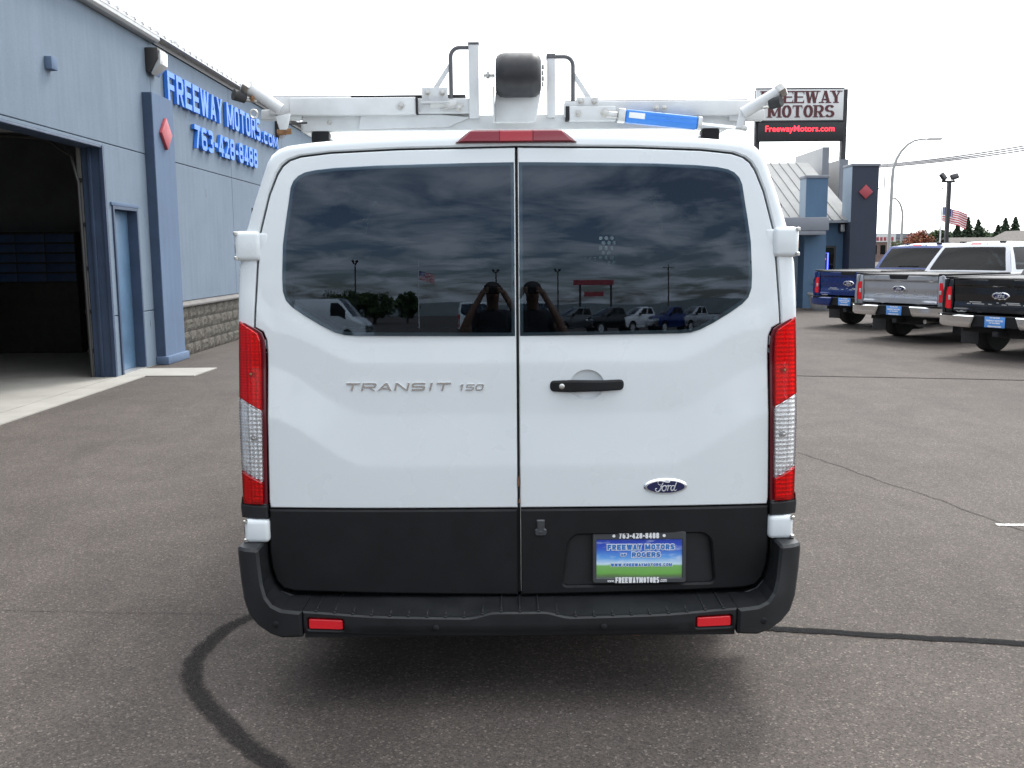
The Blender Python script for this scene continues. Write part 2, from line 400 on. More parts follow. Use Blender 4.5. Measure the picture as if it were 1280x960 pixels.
def offset(p, d):
    """move a CCW polygon's edges inwards by d"""
    out = []; N = len(p)
    for i in range(N):
        a, b, c = Vector(p[i - 1]), Vector(p[i]), Vector(p[(i + 1) % N])
        u = (b - a); w = (c - b)
        if u.length < 1e-9 or w.length < 1e-9: out.append(tuple(b)); continue
        u.normalize(); w.normalize()
        n1 = Vector((-u.y, u.x)); n2 = Vector((-w.y, w.x)); k = n1 + n2
        k = k / max(0.35, k.length_squared / 2) if k.length > 1e-6 else n1
        out.append((b.x + k.x * d, b.y + k.y * d))
    return out
def inside(p, x, y):
    c = False; j = len(p) - 1
    for i in range(len(p)):
        if (p[i][1] > y) != (p[j][1] > y) and x < (p[j][0] - p[i][0]) * (y - p[i][1]) / (p[j][1] - p[i][1]) + p[i][0]: c = not c
        j = i
    return c
def sheet(name, outline, surf, material, parent=None, holes=(), sp=0.04, depth=0.03, bev=0.003, hdepth=None, label=None, flip=False, grid=True):
    """panel of outline (CCW) with holes laid on surf(u,v,d) (d = depth behind the face); edges rolled over and returned by depth"""
    outline = resample(ccw(outline), sp); holes = [resample(ccw(h), sp) for h in holes]
    ins = offset(outline, bev); hins = [offset(h, -bev) for h in holes]
    pts = [Vector(p) for p in ins]; edges = [(i, (i + 1) % len(ins)) for i in range(len(ins))]
    for h in hins:
        b0 = len(pts); pts += [Vector(p) for p in h]; edges += [(b0 + i, b0 + (i + 1) % len(h)) for i in range(len(h))]
    if grid:
        xs = [p[0] for p in ins]; zs = [p[1] for p in ins]; core = offset(ins, sp * 0.4); hc = [offset(h, -sp * 0.4) for h in hins]
        nx = int((max(xs) - min(xs)) / sp) + 1; nz_ = int((max(zs) - min(zs)) / sp) + 1
        for i in range(nx + 1):
            for j in range(nz_ + 1):
                x, z = min(xs) + (i + 0.5) * sp, min(zs) + (j + 0.5) * sp
                if inside(core, x, z) and not any(inside(h, x, z) for h in hc): pts.append(Vector((x, z)))
    v2, _, tris, *_r = delaunay_2d_cdt(pts, edges, [], 0, 1e-6)
    verts = []; faces = []; norms = []
    def nrm(u, v):
        e = 1e-3; a = Vector(surf(u + e, v, 0)) - Vector(surf(u - e, v, 0)); b = Vector(surf(u, v + e, 0)) - Vector(surf(u, v - e, 0))
        n = a.cross(b).normalized(); return -n if flip else n
    vn = [nrm(p.x, p.y) for p in v2]
    verts = [tuple(surf(p.x, p.y, 0)) for p in v2]; loopn = []
    for t_ in tris:
        a, b, c = (v2[i] for i in t_); cx, cz = (a.x + b.x + c.x) / 3, (a.y + b.y + c.y) / 3
        if not inside(ins, cx, cz) or any(inside(h, cx, cz) for h in hins): continue
        if (b - a).cross(c - a) < 0: t_ = [t_[0], t_[2], t_[1]]
        if flip: t_ = list(t_)[::-1]
        faces.append(tuple(t_)); loopn += [vn[i] for i in t_]
    def rim(inner, outer, dep):
        n = len(inner); b0 = len(verts)
        verts.extend(tuple(surf(*p, 0)) for p in inner); verts.extend(tuple(surf(*p, bev)) for p in outer); verts.extend(tuple(surf(*p, dep)) for p in outer)
        for lv in (0, 1):
            for i in range(n):
                j = (i + 1) % n; A, B = b0 + lv * n, b0 + (lv + 1) * n
                f = (B + i, B + j, A + j, A + i)
                if flip: f = f[::-1]
                q = [Vector(verts[k]) for k in f]; fn = (q[2] - q[0]).cross(q[3] - q[1])
                fn = fn.normalized() if fn.length > 1e-12 else Vector((0, 0, 1))
                faces.append(f); loopn.extend([fn] * 4)
    rim(ins, outline, depth)
    for h, hi in zip(holes, hins): rim(hi[::-1], h[::-1], hdepth or depth)
    me = bpy.data.meshes.new(name); me.from_pydata(verts, [], faces)
    if len(me.loops) == len(loopn):
        me.polygons.foreach_set('use_smooth', [True] * len(me.polygons))
        me.normals_split_custom_set([tuple(n) for n in loopn])
    return link(name, me, material, parent, None, label)
def copy_tree(o, parent=None, keep=None):
    c = o.copy(); col.objects.link(c); c.parent = parent
    for ch in [x for x in o.children]:
        if keep is None or parent is not None or ch.name.split('.')[0] in keep: copy_tree(ch, c, keep)
    return c

# ---- lettering: strokes -> one flat union -> raised letter
def _arc(cx, cy, rx, ry, a0, a1, e=2.0, n=22):
    out = []
    for i in range(n + 1):
        a = R(a0 + (a1 - a0) * i / n); c, s = math.cos(a), math.sin(a)
        out.append((cx + rx * math.copysign(abs(c) ** (2 / e), c), cy + ry * math.copysign(abs(s) ** (2 / e), s)))
    return out
GL = {
 'A': [('d', 0, 0, .5, 1), ('d', 1, 0, .5, 1), ('h', .26, .2, .8)], 'C': [('a', .5, .5, .5, .5, 42, 318)],
 'E': [('v', 0, 0, 1), ('h', 1, 0, 1), ('h', .5, 0, .9), ('h', 0, 0, 1)], 'F': [('v', 0, 0, 1), ('h', 1, 0, 1), ('h', .48, 0, .88)],
 'G': [('a', .5, .5, .5, .5, 42, 330), ('h', .42, .55, 1), ('v', 1, .08, .45)], 'I': [('v', .5, 0, 1)],
 'M': [('v', 0, 0, 1), ('v', 1, 0, 1), ('d', .02, 1, .5, .12), ('d', .98, 1, .5, .12)], 'N': [('v', 0, 0, 1), ('v', 1, 0, 1), ('d', .02, 1, .98, 0)],
 'O': [('a', .5, .5, .5, .5, 0, 360)], 'R': [('v', 0, 0, 1), ('h', 1, 0, .6), ('h', .45, 0, .6), ('a', .52, .725, .48, .275, -90, 90), ('d', 1, 0, .5, .5)],
 'S': [('a', .5, .75, .5, .25, 25, 270), ('a', .5, .25, .5, .25, 90, -155)], 'T': [('h', 1, 0, 1), ('v', .5, 0, 1)],
 'W': [('d', 0, 1, .24, 0), ('d', .5, 1, .26, 0), ('d', .5, 1, .74, 0), ('d', 1, 1, .76, 0)],
 'Y': [('d', 0, 1, .5, .42), ('d', 1, 1, .5, .42), ('v', .5, 0, .5)], '-': [('h', .42, 0, 1)], '.': [('v', .5, 0, 'sq')],
 '0': [('a', .5, .5, .5, .5, 0, 360)], '1': [('v', .6, 0, 1), ('d', .1, .72, .5, 1)], '2': [('a', .5, .72, .5, .28, 165, -30), ('d', .06, 0, .93, .6), ('h', 0, 0, 1)],
 '3': [('a', .5, .74, .5, .26, 150, -90), ('a', .5, .26, .5, .26, 90, -150)], '4': [('v', .78, 0, 1), ('h', .22, 0, 1), ('d', .02, .2, .66, 1)],
 '5': [('h', 1, 0, 1), ('v', 0, .5, 1), ('h', .54, 0, .8), ('v', 1, .1, .52), ('h', 0, 0, .9)], '6': [('a', .5, .28, .5, .28, 0, 360), ('v', 0, .25, .75), ('a', .5, .74, .5, .26, 180, 25)],
 '7': [('h', 1, 0, 1), ('d', .92, 1, .3, 0)], '8': [('a', .5, .75, .46, .25, 0, 360), ('a', .5, .26, .5, .26, 0, 360)],
}
WID = {'I': .42, '.': .42, '-': .62, 'M': 1.32, 'W': 1.4, '1': .7}
SERIF = {'F': [(0, 0), (0, 1)], 'R': [(0, 0), (0, 1), (1, 0)], 'E': [(0, 0), (0, 1)], 'W': [(0, 1), (.5, 1), (1, 1)], 'A': [(0, 0), (1, 0)],
         'Y': [(0, 1), (1, 1), (.5, 0)], 'M': [(0, 0), (0, 1), (1, 0), (1, 1)], 'T': [(.5, 0)]}
def glyph(ch, w, h, t, e=2.0, thin=None, serif=False, shear=0.0):
    """-> verts (2D), tris, boundary edges of the union of a letter's strokes"""
    th = thin or t; polys = []
    X = lambda x: t / 2 + x * (w - t)
    Yc = lambda y: th / 2 + y * (h - th)
    for p in GL[ch]:
        if p[0] == 'v':
            y1 = t if p[3] == 'sq' else p[3] * h
            polys.append([(X(p[1]) - t / 2, p[2] * h), (X(p[1]) + t / 2, p[2] * h), (X(p[1]) + t / 2, y1), (X(p[1]) - t / 2, y1)])
        elif p[0] == 'h':
            y = Yc(p[1]); polys.append([(p[2] * w, y - th / 2), (p[3] * w, y - th / 2), (p[3] * w, y + th / 2), (p[2] * w, y + th / 2)])
            if serif and p[1] in (0, 1) and p[3] == 1 and ch in 'FET':     # beak at the arm's end
                s = -1 if p[1] == 1 else 1
                polys.append(ccw([(w, y - s * th / 2), (w, y + s * h * .26), (w - t * .35, y + s * th / 2), (w - t * .8, y - s * th / 2)]))
                if ch == 'T': polys.append(ccw([(0, y + th / 2), (0, y - h * .26), (t * .35, y - th / 2), (t * .8, y + th / 2)]))
        elif p[0] == 'd':
            k = t if not serif else (t if (p[1] < p[3]) == (p[2] > p[4]) else th * 1.1)
            x0, x1, y0, y1 = X(p[1]), X(p[3]), p[2] * h, p[4] * h
            polys.append(ccw([(x0 - k / 2, y0), (x0 + k / 2, y0), (x1 + k / 2, y1), (x1 - k / 2, y1)]))
        else:
            c = _arc(*p[1:], e=e)
            for i in range(len(c) - 1):
                (a, b), (a2, b2) = c[i], c[i + 1]; P0 = Vector((X(a), Yc(b))); P1 = Vector((X(a2), Yc(b2))); d = P1 - P0
                if d.length < 1e-6: continue
                d.normalize(); n = Vector((-d.y, d.x)); k = (th + (t - th) * abs(d.y)) / 2; q = d * k * 0.12
                polys.append(ccw([tuple(P0 - q - n * k), tuple(P1 + q - n * k), tuple(P1 + q + n * k), tuple(P0 - q + n * k)]))
    if serif:
        for sx, sy in SERIF.get(ch, []):
            x = X(sx); y = sy * h; s = 1 if sy == 0 else -1; g = th * .75
            polys.append(ccw([(x - t * .95, y), (x + t * .95, y), (x + t * .95, y + s * g), (x - t * .95, y + s * g)]))
    vs_, fs = [], []
    for pl in polys:
        b0 = len(vs_); vs_ += [Vector((a + b * shear, b)) for a, b in pl]; fs.append(list(range(b0, b0 + len(pl))))
    v2, _, tr, _, _, of = delaunay_2d_cdt(vs_, [], fs, 0, 1e-5)
    tr = [list(t_) for t_, o_ in zip(tr, of) if o_]
    ec = {}
    for i, t_ in enumerate(tr):
        a, b, c = (v2[k] for k in t_)
        if (b - a).cross(c - a) < 0: tr[i] = t_ = t_[::-1]
        for k in range(3): ec[(t_[k], t_[(k + 1) % 3])] = 1
    bd = [e_ for e_ in ec if (e_[1], e_[0]) not in ec]
    return v2, tr, bd
_gc = {}
def letter_mesh(ch, w, h, t, dep, **k):
    key = (ch, w, h, t, dep, tuple(sorted(k.items())))
    if key in _gc: return _gc[key]
    v2, tr, bd = glyph(ch, w, h, t, **k); n = len(v2)
    vs_ = [(p.x, p.y, dep) for p in v2] + [(p.x, p.y, 0) for p in v2]
    fs = [tuple(t_) for t_ in tr] + [(b + n, b, a, a + n)[::-1] for a, b in bd]
    me = bpy.data.meshes.new('letter'); me.from_pydata(vs_, [], fs); me.update(); _gc[key] = me; return me
def word(text, h, t, dep, material, parent, mtx, gap, base_w=.62, name='letter', space=.5, fit=None, **k):
    """each character its own raised letter along mtx's X; fit = total width wanted"""
    tot = sum((space if c == ' ' else WID.get(c, 1.0)) for c in text) * base_w * h + gap * (len(text) - 1)
    s = fit / tot if fit else 1.0; x = 0.0
    for c in text:
        w = (space if c == ' ' else WID.get(c, 1.0)) * base_w * h
        if c != ' ':
            me = letter_mesh(c, round(w * s, 5), h, min(t, w * s * .9), dep, **k)
            if not me.materials: me.materials.append(material)
            o = bpy.data.objects.new(name, me); col.objects.link(o); o.parent = parent
            o.matrix_local = mtx @ Matrix.Translation((x, 0, 0))
        x += (w + gap) * s
def outline_word(text, x0, x1, z, h, t, d, mt_out, mt_in, parent, pmf, o, bw=.8, gapk=.16):
    tot = sum((.45 if c == ' ' else WID.get(c, 1.0)) for c in text) * bw * h + gapk * h * (len(text) - 1); s = (x1 - x0) / tot; x = x0
    for c in text:
        w = (.45 if c == ' ' else WID.get(c, 1.0)) * bw * h * s
        if c != ' ':
            for ww, hh, tt, oo, dd, mt in ((w + 2 * d, h + 2 * d, t + 2 * d, o, -d, mt_out), (w, h, t, o + .0006, 0, mt_in)):
                if mt is None: continue
                me = letter_mesh(c, round(ww, 5), round(hh, 5), min(tt, ww * .95), .0003, e=2.8)
                if not me.materials: me.materials.append(mt)
                ob = bpy.data.objects.new('print_letter', me); col.objects.link(ob); ob.parent = parent; ob.matrix_local = pmf(x + dd, z - h / 2 + dd, oo)
        x += w + gapk * h * s
def print_text(name, text, h, material, parent, mtx, width=None, bold=0.0, dep=0.0004, label=None, shear=0.0):
    """flat printed line from the built-in face, as a mesh"""
    c = bpy.data.curves.new(name, 'FONT'); c.body = text; c.size = 1.0; c.align_x = 'CENTER'; c.align_y = 'CENTER'; c.offset = bold; c.shear = shear
    c.resolution_u = 3
    o = bpy.data.objects.new(name, c); col.objects.link(o)
    dg = bpy.context.evaluated_depsgraph_get(); me = bpy.data.meshes.new_from_object(o.evaluated_get(dg)); bpy.data.objects.remove(o)
    xs = [v_.co.x for v_ in me.vertices]; ys = [v_.co.y for v_ in me.vertices]
    cx, cy = (max(xs) + min(xs)) / 2, (max(ys) + min(ys)) / 2; sy = h / (max(ys) - min(ys)); sx = width / (max(xs) - min(xs)) if width else sy
    for v_ in me.vertices: v_.co = ((v_.co.x - cx) * sx, (v_.co.y - cy) * sy, dep)
    me.materials.clear(); o = link(name, me, material, parent, None, label); o.matrix_local = mtx; return o

# ------------------------------------------------------------------ ground
def strip(name, pts, widths, z, material, parent):
    vs_, fs, uv = [], [], []
    n = len(pts); L = 0
    for i, p in enumerate(pts):
        p = Vector((*p, 0)); d = Vector((*pts[min(i + 1, n - 1)], 0)) - Vector((*pts[max(i - 1, 0)], 0)); d.normalize()
        w = widths[i] if isinstance(widths, (list, tuple)) else widths; k = Vector((-d.y, d.x, 0)) * w / 2
        vs_ += [(p.x - k.x, p.y - k.y, z), (p.x + k.x, p.y + k.y, z)]
        if i: fs.append((2 * i - 2, 2 * i, 2 * i + 1, 2 * i - 1)[::-1])
    me = bpy.data.meshes.new(name); me.from_pydata(vs_, [], fs); me.update()
    u = me.uv_layers.new(name='UVMap')
    for l in me.loops: u.data[l.index].uv = (l.vertex_index % 2, l.vertex_index // 2 / n)
    o = link(name, me, material, parent)
    if me.polygons[0].normal.z < 0: me.flip_normals()
    return o
def spline(pts, n=8):
    out = []
    for i in range(len(pts) - 1):
        a, b, c, d = (Vector(pts[max(0, min(len(pts) - 1, i + k))]) for k in (-1, 0, 1, 2))
        for j in range(n):
            t_ = j / n
            out.append(tuple(0.5 * ((2 * b) + (c - a) * t_ + (2 * a - 5 * b + 4 * c - d) * t_ ** 2 + (3 * b - a - 3 * c + d) * t_ ** 3)))
    out.append(tuple(pts[-1])); return out
def wob(p0, p1, n, amp):
    a, b = Vector(p0), Vector(p1); d = (b - a).normalized(); k = Vector((-d.y, d.x)); w = 0; out = []
    for i in range(n + 1):
        w = w * 0.7 + random.uniform(-amp, amp); out.append(tuple(a + (b - a) * i / n + k * w))
    return out
ground = mesh('asphalt_lot', [(-700, -700, 0), (900, -700, 0), (900, 900, 0), (-700, 900, 0)], [(0, 1, 2, 3)], M['asphalt'])
tag(ground, 'worn grey asphalt car lot with cracks and tyre marks', 'ground', kind='structure')
strip('tyre_mark', spline([(-0.85, 4.55), (-1.10, 4.44), (-1.27, 4.27), (-1.335, 4.03), (-1.33, 3.78), (-1.24, 3.55), (-1.10, 3.35), (-0.92, 3.12), (-0.7, 2.9)]),
      [0.055 + 0.05 * min(1, i / 20) for i in range(65)], 0.004, M['tyre_mark'], ground)
strip('crack_seal', wob((0.75, 4.205), (3.6, 3.68), 40, 0.005), 0.062, 0.004, M['crack_seal'], ground)
strip('crack', wob((-0.9, 4.33), (-3.2, 4.48), 30, 0.008), 0.014, 0.004, M['faint_crack'], ground)
strip('crack', wob((2.3, 13.35), (9.5, 11.8), 40, 0.02), 0.05, 0.004, M['crack_seal'], ground)
strip('crack', wob((2.2, 8.7), (3.3, 5.0), 36, 0.02), 0.035, 0.004, M['faint_crack'], ground)
strip('paint_mark', [(2.98, 5.75), (3.06, 5.74), (3.16, 5.735)], 0.06, 0.005, M['paint_mark'], ground)

# ------------------------------------------------------------------ the white cargo van
def ss(a, b, x):
    q = min(1, max(0, (x - a) / (b - a))); return q * q * (3 - 2 * q)
def table(knots, z0=0.1, z1=2.4, dz=0.004):
    """integrate a tilt profile (degrees by height) into depth by height"""
    out = [0.0]; n = int((z1 - z0) / dz)
    def tl(z):
        for (a, ta), (b, tb) in zip(knots, knots[1:]):
            if a <= z <= b: return ta + (tb - ta) * (z - a) / (b - a)
        return knots[0][1] if z < knots[0][0] else knots[-1][1]
    for i in range(n): out.append(out[-1] + math.tan(R(tl(z0 + (i + .5) * dz))) * dz)
    def f(z):
        q = min(n - 1.001, max(0, (z - z0) / dz)); i = int(q); return out[i] + (out[i + 1] - out[i]) * (q - i)
    return f
_base = table([(0.1, -1.5), (0.45, -1.0), (0.72, 0.0), (1.0, 0.7), (1.4, 1.55), (1.55, 2.0), (2.04, 7.6), (2.10, 14), (2.4, 40)])
_crease = table([(0.1, 0), (0.886, -.6), (0.898, 4.1), (1.04, 3.2), (1.08, 2.8), (1.10, -0.7), (1.272, -1.2), (1.30, 0), (2.4, 0)])
_crease2 = table([(0.1, 0), (1.270, 0), (1.283, 4.3), (1.352, 3.2), (1.366, 0), (2.4, 0)])
_b0, _c0 = _base(0.73), _crease(0.73); _c9 = _crease(2.2) + _crease2(2.2)
def rear(x, z):
    """depth of the van's rear skin behind the bumper's foremost line"""
    ax = abs(x); lift = 0.19 * ss(0.54, 0.96, ax)
    return 0.158 + _base(z) - _b0 + (_crease(z - lift) - _c0) + _crease2(z - .125 * ss(.56, .90, ax) - .10 * ss(.90, 1.0, ax)) + 0.032 * ax ** 3
def S(x, z, d): return (x, rear(x, z) + d, z)
def Soff(o): return lambda x, z, d: (x, rear(x, z) + o + d, z)
def pane_s(side):
    def f(x, z, d):
        u = (side * x - 0.44)
        return (x, 0.158 + _base(z) - _b0 + _c9 - _c0 + 0.032 * abs(x) ** 3 - 0.0015 + 0.028 * u * u - 0.028 * 0.19 + d, z)
    return f
van = empty('cargo_van', (0.022, 3.36, 0), 0, 'white low roof cargo van seen from behind with a ladder rack on top', 'van')

DOOR = [(.005, .735), (.941, .735), (.944, .76), (.938, 1.06), (.931, 1.32), (.932, 1.37), (.945, 1.402), (.974, 1.418), (.964, 1.55), (.956, 1.642), (.944, 1.758),
        (.906, 1.90), (.875, 1.975), (.855, 2.005), (.83, 2.024), (.79, 2.037), (.68, 2.049), (.43, 2.059), (.005, 2.065)]
CLAD = [(.005, .392), (.45, .399), (.86, .407), (.905, .418), (.93, .447), (.946, .50), (.951, .56), (.946, .729), (.005, .729)]
WIN = [(.009, 1.380), (.60, 1.385), (.64, 1.388), (.675, 1.398), (.725, 1.423), (.786, 1.459), (.834, 1.492), (.856, 1.516), (.867, 1.55), (.868, 1.60), (.862, 1.72), (.850, 1.80), (.838, 1.87),
       (.829, 1.928), (.818, 1.953), (.80, 1.971), (.775, 1.983), (.735, 1.991), (.66, 1.998), (.51, 2.005), (.24, 2.010), (.009, 2.013)]
BODY = [(.0, .30), (.90, .30), (.98, .335), (1.03, .40), (1.043, .50), (1.046, .62), (1.047, .74), (1.048, 1.2), (1.046, 1.44), (1.041, 1.55), (1.035, 1.64), (1.006, 1.77), (.975, 1.87), (.945, 1.955),
        (.922, 2.022), (.907, 2.048), (.885, 2.068), (.845, 2.083), (.75, 2.095), (.63, 2.104), (.365, 2.119), (0, 2.130)]
SHUT = [(0, .37), (.45, .378), (.86, .386), (.92, .405), (.948, .445), (.957, .50), (.962, .56), (.956, .735), (.952, .76), (.946, 1.06), (.939, 1.32), (.94, 1.37), (.952, 1.396), (.982, 1.412), (.972, 1.55), (.964, 1.642),
        (.952, 1.76), (.914, 1.903), (.883, 1.98), (.862, 2.012), (.836, 2.031), (.793, 2.045), (.68, 2.057), (.43, 2.067), (0, 2.073)]
def full(h): return ccw([(x, z) for x, z in h] + [(-x, z) for x, z in h[::-1] if x > 1e-6])
def polar(poly, n, cx, cz, ang):
    out = []
    for a in ang:
        d = (math.cos(a), math.sin(a)); best = None
        for i in range(len(poly)):
            p, q = poly[i], poly[(i + 1) % len(poly)]
            ex, ez = q[0] - p[0], q[1] - p[1]; den = d[0] * ez - d[1] * ex
            if abs(den) < 1e-12: continue
            px, pz = p[0] - cx, p[1] - cz
            s_ = (px * ez - pz * ex) / den; u_ = (px * d[1] - pz * d[0]) / den
            if s_ > 0 and -1e-6 <= u_ <= 1 + 1e-6 and (best is None or s_ > best): best = s_
        out.append((cx + d[0] * best, cz + d[1] * best))
    return out
def van_body():
    CZ = 1.25; bp = full(BODY); sh = full(SHUT)
    # angles: even steps plus the corners of the outlines
    ang = [i * 2 * math.pi / 160 for i in range(160)]
    ang += [math.atan2(z - CZ, x) % (2 * math.pi) for x, z in bp + sh]
    ang = sorted(ang); ang = [a for i, a in enumerate(ang) if i == 0 or a - ang[i - 1] > 0.006]
    N = len(ang); O = polar(bp, N, 0, CZ, ang); I = polar(sh, N, 0, CZ, ang)
    def inset(k): return [(x - k * math.cos(a), z - k * math.sin(a)) for (x, z), a in zip(O, ang)]
    rows = []
    rows.append([(x, rear(x, z) + .06, z) for x, z in I]); rows.append([(x, rear(x, z) + .005, z) for x, z in I])
    I2 = [(x + .006 * math.cos(a), z + .006 * math.sin(a)) for (x, z), a in zip(I, ang)]
    rows.append([(x, rear(x, z), z) for x, z in I2])
    o1 = inset(.022)
    rows.append([((x + u) / 2, rear((x + u) / 2, (z + w) / 2), (z + w) / 2) for (x, z), (u, w) in zip(I2, o1)])
    rows.append([(x, rear(x, z) + .001, z) for x, z in o1])
    for k, dy in ((.012, .006), (.005, .014), (.001, .026), (0, .045)):
        rows.append([(x, rear(x, z) + dy, z) for x, z in inset(k)])
    def arch(y):
        for c in (1.12, 4.42):
            if abs(y - c) < .47: return .40 + math.sqrt(max(0, .47 ** 2 - (y - c) ** 2)) * .98
        return .34
    def top(y):
        if y < 3.75: return 2.13
        if y < 4.75: return 2.13 - .76 * ((y - 3.75) / 1.0) ** 1.15
        if y < 5.45: return 1.37 - .26 * ((y - 4.75) / .7) ** 1.4
        return 1.11 - (y - 5.45) * 2.4
    ys = [.36, .45, .55, .64]
    ys += [1.12 - .47 * math.cos(i * math.pi / 12) for i in range(13)]
    ys += [1.7, 1.95, 2.2, 2.5, 2.8, 3.1, 3.2, 3.4, 3.6, 3.75, 3.88]
    ys += [4.42 - .47 * math.cos(i * math.pi / 12) for i in range(13)] + [5.0, 5.2, 5.35, 5.45, 5.52, 5.58, 5.62]
    ys = sorted(ys)
    for y in ys:
        zt = top(y); zb = arch(y); sx = 1.0 if y < 4.2 else 1 - .10 * ((y - 4.2) / 1.4) ** 2.5
        row = []
        for x, z in O:
            if zt < 2.13 and z > 1.0: z = 1.0 + (z - 1.0) * (zt - 1.0) / 1.13
            if abs(x) > .62: z = max(z, zb)
            row.append((x * sx, y, z))
        rows.append(row)
    verts = [p for r_ in rows for p in r_]
    body, wind, side, side2, sill = [], [], [], [], []
    nr = len(rows)
    for i in range(nr - 1):
        for k in range(N):
            j = (k + 1) % N; f = (i * N + k, i * N + j, (i + 1) * N + j, (i + 1) * N + k)
            cx = sum(verts[q][0] for q in f) / 4; cy = sum(verts[q][1] for q in f) / 4; cz = sum(verts[q][2] for q in f) / 4
            oz = (O[k][1] + O[j][1]) / 2
            if 3.8 < cy < 4.72 and abs(cx) < .84 and oz > 1.9: wind.append(f)
            elif 3.2 < cy < 4.25 and abs(cx) > .8 and 1.38 < oz < 1.93: (side if cx < 0 else side2).append(f)
            elif i < 8 and cz < .60: sill.append(f)
            else: body.append(f)
    cap = tuple((nr - 1) * N + k for k in range(N)); body.append(cap)
    for nm, fs, mt, lb in (('body', body, M['white_paint'], None), ('windshield', wind, M['glass_clear'], None), ('side_window', side, M['glass_dark'], None), ('side_window', side2, M['glass_dark'], None), ('rear_sill', sill, M['bumper_plastic'], None)):
        bm = bmesh.new(); vv = {}
        for f in fs:
            for q in f:
                if q not in vv: vv[q] = bm.verts.new(verts[q])
            bm.faces.new([vv[q] for q in f])
        bmesh.ops.recalc_face_normals(bm, faces=bm.faces[:])
        me = bpy.data.meshes.new(nm); bm.to_mesh(me); bm.free(); link(nm, me, mt, van, 32)
van_body()
box('cargo_floor', -.95, .95, .25, 3.2, .52, .56, M['interior'], van)
box('cargo_lining', -1.0, -.97, .32, 3.0, .57, 1.86, M['interior'], van)
box('cargo_lining', .97, 1.0, .32, 3.0, .57, 1.86, M['interior'], van)
prism('roof_lining', [(-.88, 2.03), (.88, 2.03), (.7, 2.06), (-.7, 2.06)], .34, 3.0, 'y', M['interior'], van)

# perforated partition behind the seats: daylight from the cab shows through two groups of holes
def hexa(cx, cz, r): return [(cx + r * math.cos(R(60 * k)), cz + r * math.sin(R(60 * k))) for k in range(6)]
def part_surf(x, z, d): return (x, 2.98 + d, z)
ho = []
sc_ = (3.36 + 2.98) / 1200
def sight(px, py):
    return ((px - 640) * sc_ - .022, CAM_H - (py - 317.8 + (px - 640) * .0079) * sc_)
for px, py in [(600, 299), (603, 305), (600.5, 311), (604, 317), (600, 323), (603.5, 329), (601, 335),
               (751, 298), (758, 298), (765, 298), (754.5, 304), (761.5, 304), (768, 304), (751, 310), (758, 310), (765, 310), (754.5, 316), (761.5, 316), (751, 322), (758, 322), (765, 322), (761.5, 328), (768, 328),
               (744, 322.5), (738, 322.5), (732, 322.5), (726, 322.5)]:
    x, z = sight(px, py); ho.append(hexa(x, z, .013 if px > 746 or px < 620 else .008))
sheet('partition', [(-1.02, .57), (1.02, .57), (1.0, 1.70), (.93, 1.95), (.86, 2.055), (-.86, 2.055), (-.93, 1.95), (-1.0, 1.70)], part_surf, M['partition'], van, holes=ho, sp=.2, depth=.004, bev=.0005)

def ell(cx, cz, a, b, n=36): return [(cx + a * math.cos(2 * math.pi * i / n), cz + b * math.sin(2 * math.pi * i / n)) for i in range(n)]
doors = {}
for sd, lab in ((-1, 'white rear door carrying the chrome model badge'), (1, 'white rear door carrying the black handle and number plate')):
    mir = (lambda p: mirror(p)) if sd < 0 else (lambda p: ccw(p))
    dr = sheet('rear_door', mir(DOOR), S, M['white_paint'], van, holes=[offset(mir(WIN), .014)] + ([ell(.257, 1.197, .061, .054)] if sd > 0 else []), sp=.016, depth=.035, bev=.0035, hdepth=.03, label=lab)
    doors[sd] = dr
    sheet('window', mir(WIN), pane_s(sd), M['glass_tint'], dr, sp=.035, depth=.004, bev=.0012)
    # black ceramic band round the glass: behind the pane
    sheet('window_seal', offset(mir(WIN), -.003), Soff(.0026), M['black_plastic'], dr, holes=[offset(mir(WIN), .03)], sp=.05, depth=.004, bev=.0008)
    holes = []
    if sd > 0: holes = [roundc([(.165, .427), (.745, .432), (.728, .602), (.70, .627), (.215, .627), (.188, .602)], .02)]
    cl = sheet('lower_cladding', mir(CLAD), Soff(-.006), M['black_plastic'], dr, holes=holes, sp=.04, depth=.03, bev=.007, label='black plastic panel along the foot of the door')
    if sd > 0:
        sheet('plate_recess', roundc([(.150, .415), (.76, .42), (.74, .64), (.17, .64)], .02), lambda x, z, d: (x, rear(x, z) + .014 + (z - .43) * .07 + d, z), M['bumper_plastic'], dr, sp=.06, depth=.01)
# seam cover and rust at the middle joint
sheet('door_seal', [(-.004, .40), (.004, .40), (.004, 2.06), (-.004, 2.06)], Soff(.012), M['dark'], van, sp=.05, depth=.02, bev=.0005)
bm = bmesh.new()
for k in range(40):
    z0 = .41 + k * .041; atube(bm, [(.0068, rear(.0068, z0) - .0035, z0), (.0068, rear(.0068, z0 + .041) - .0035, z0 + .041)], .0013, 6, False)
bmo('door_edge_lip', bm, M['alu'], doors[1], 60)
for z0, z1, dx in ((.752, .775, .002), (.815, .86, 0)):
    sheet('rust_patch', roundc([(dx - .0035, z0), (dx + .0035, z0 + .004), (dx + .003, z1), (dx - .002, z1 - .01)], .002), Soff(-.0045), M['rust'], doors[1], sp=.01, depth=.003, bev=.001)

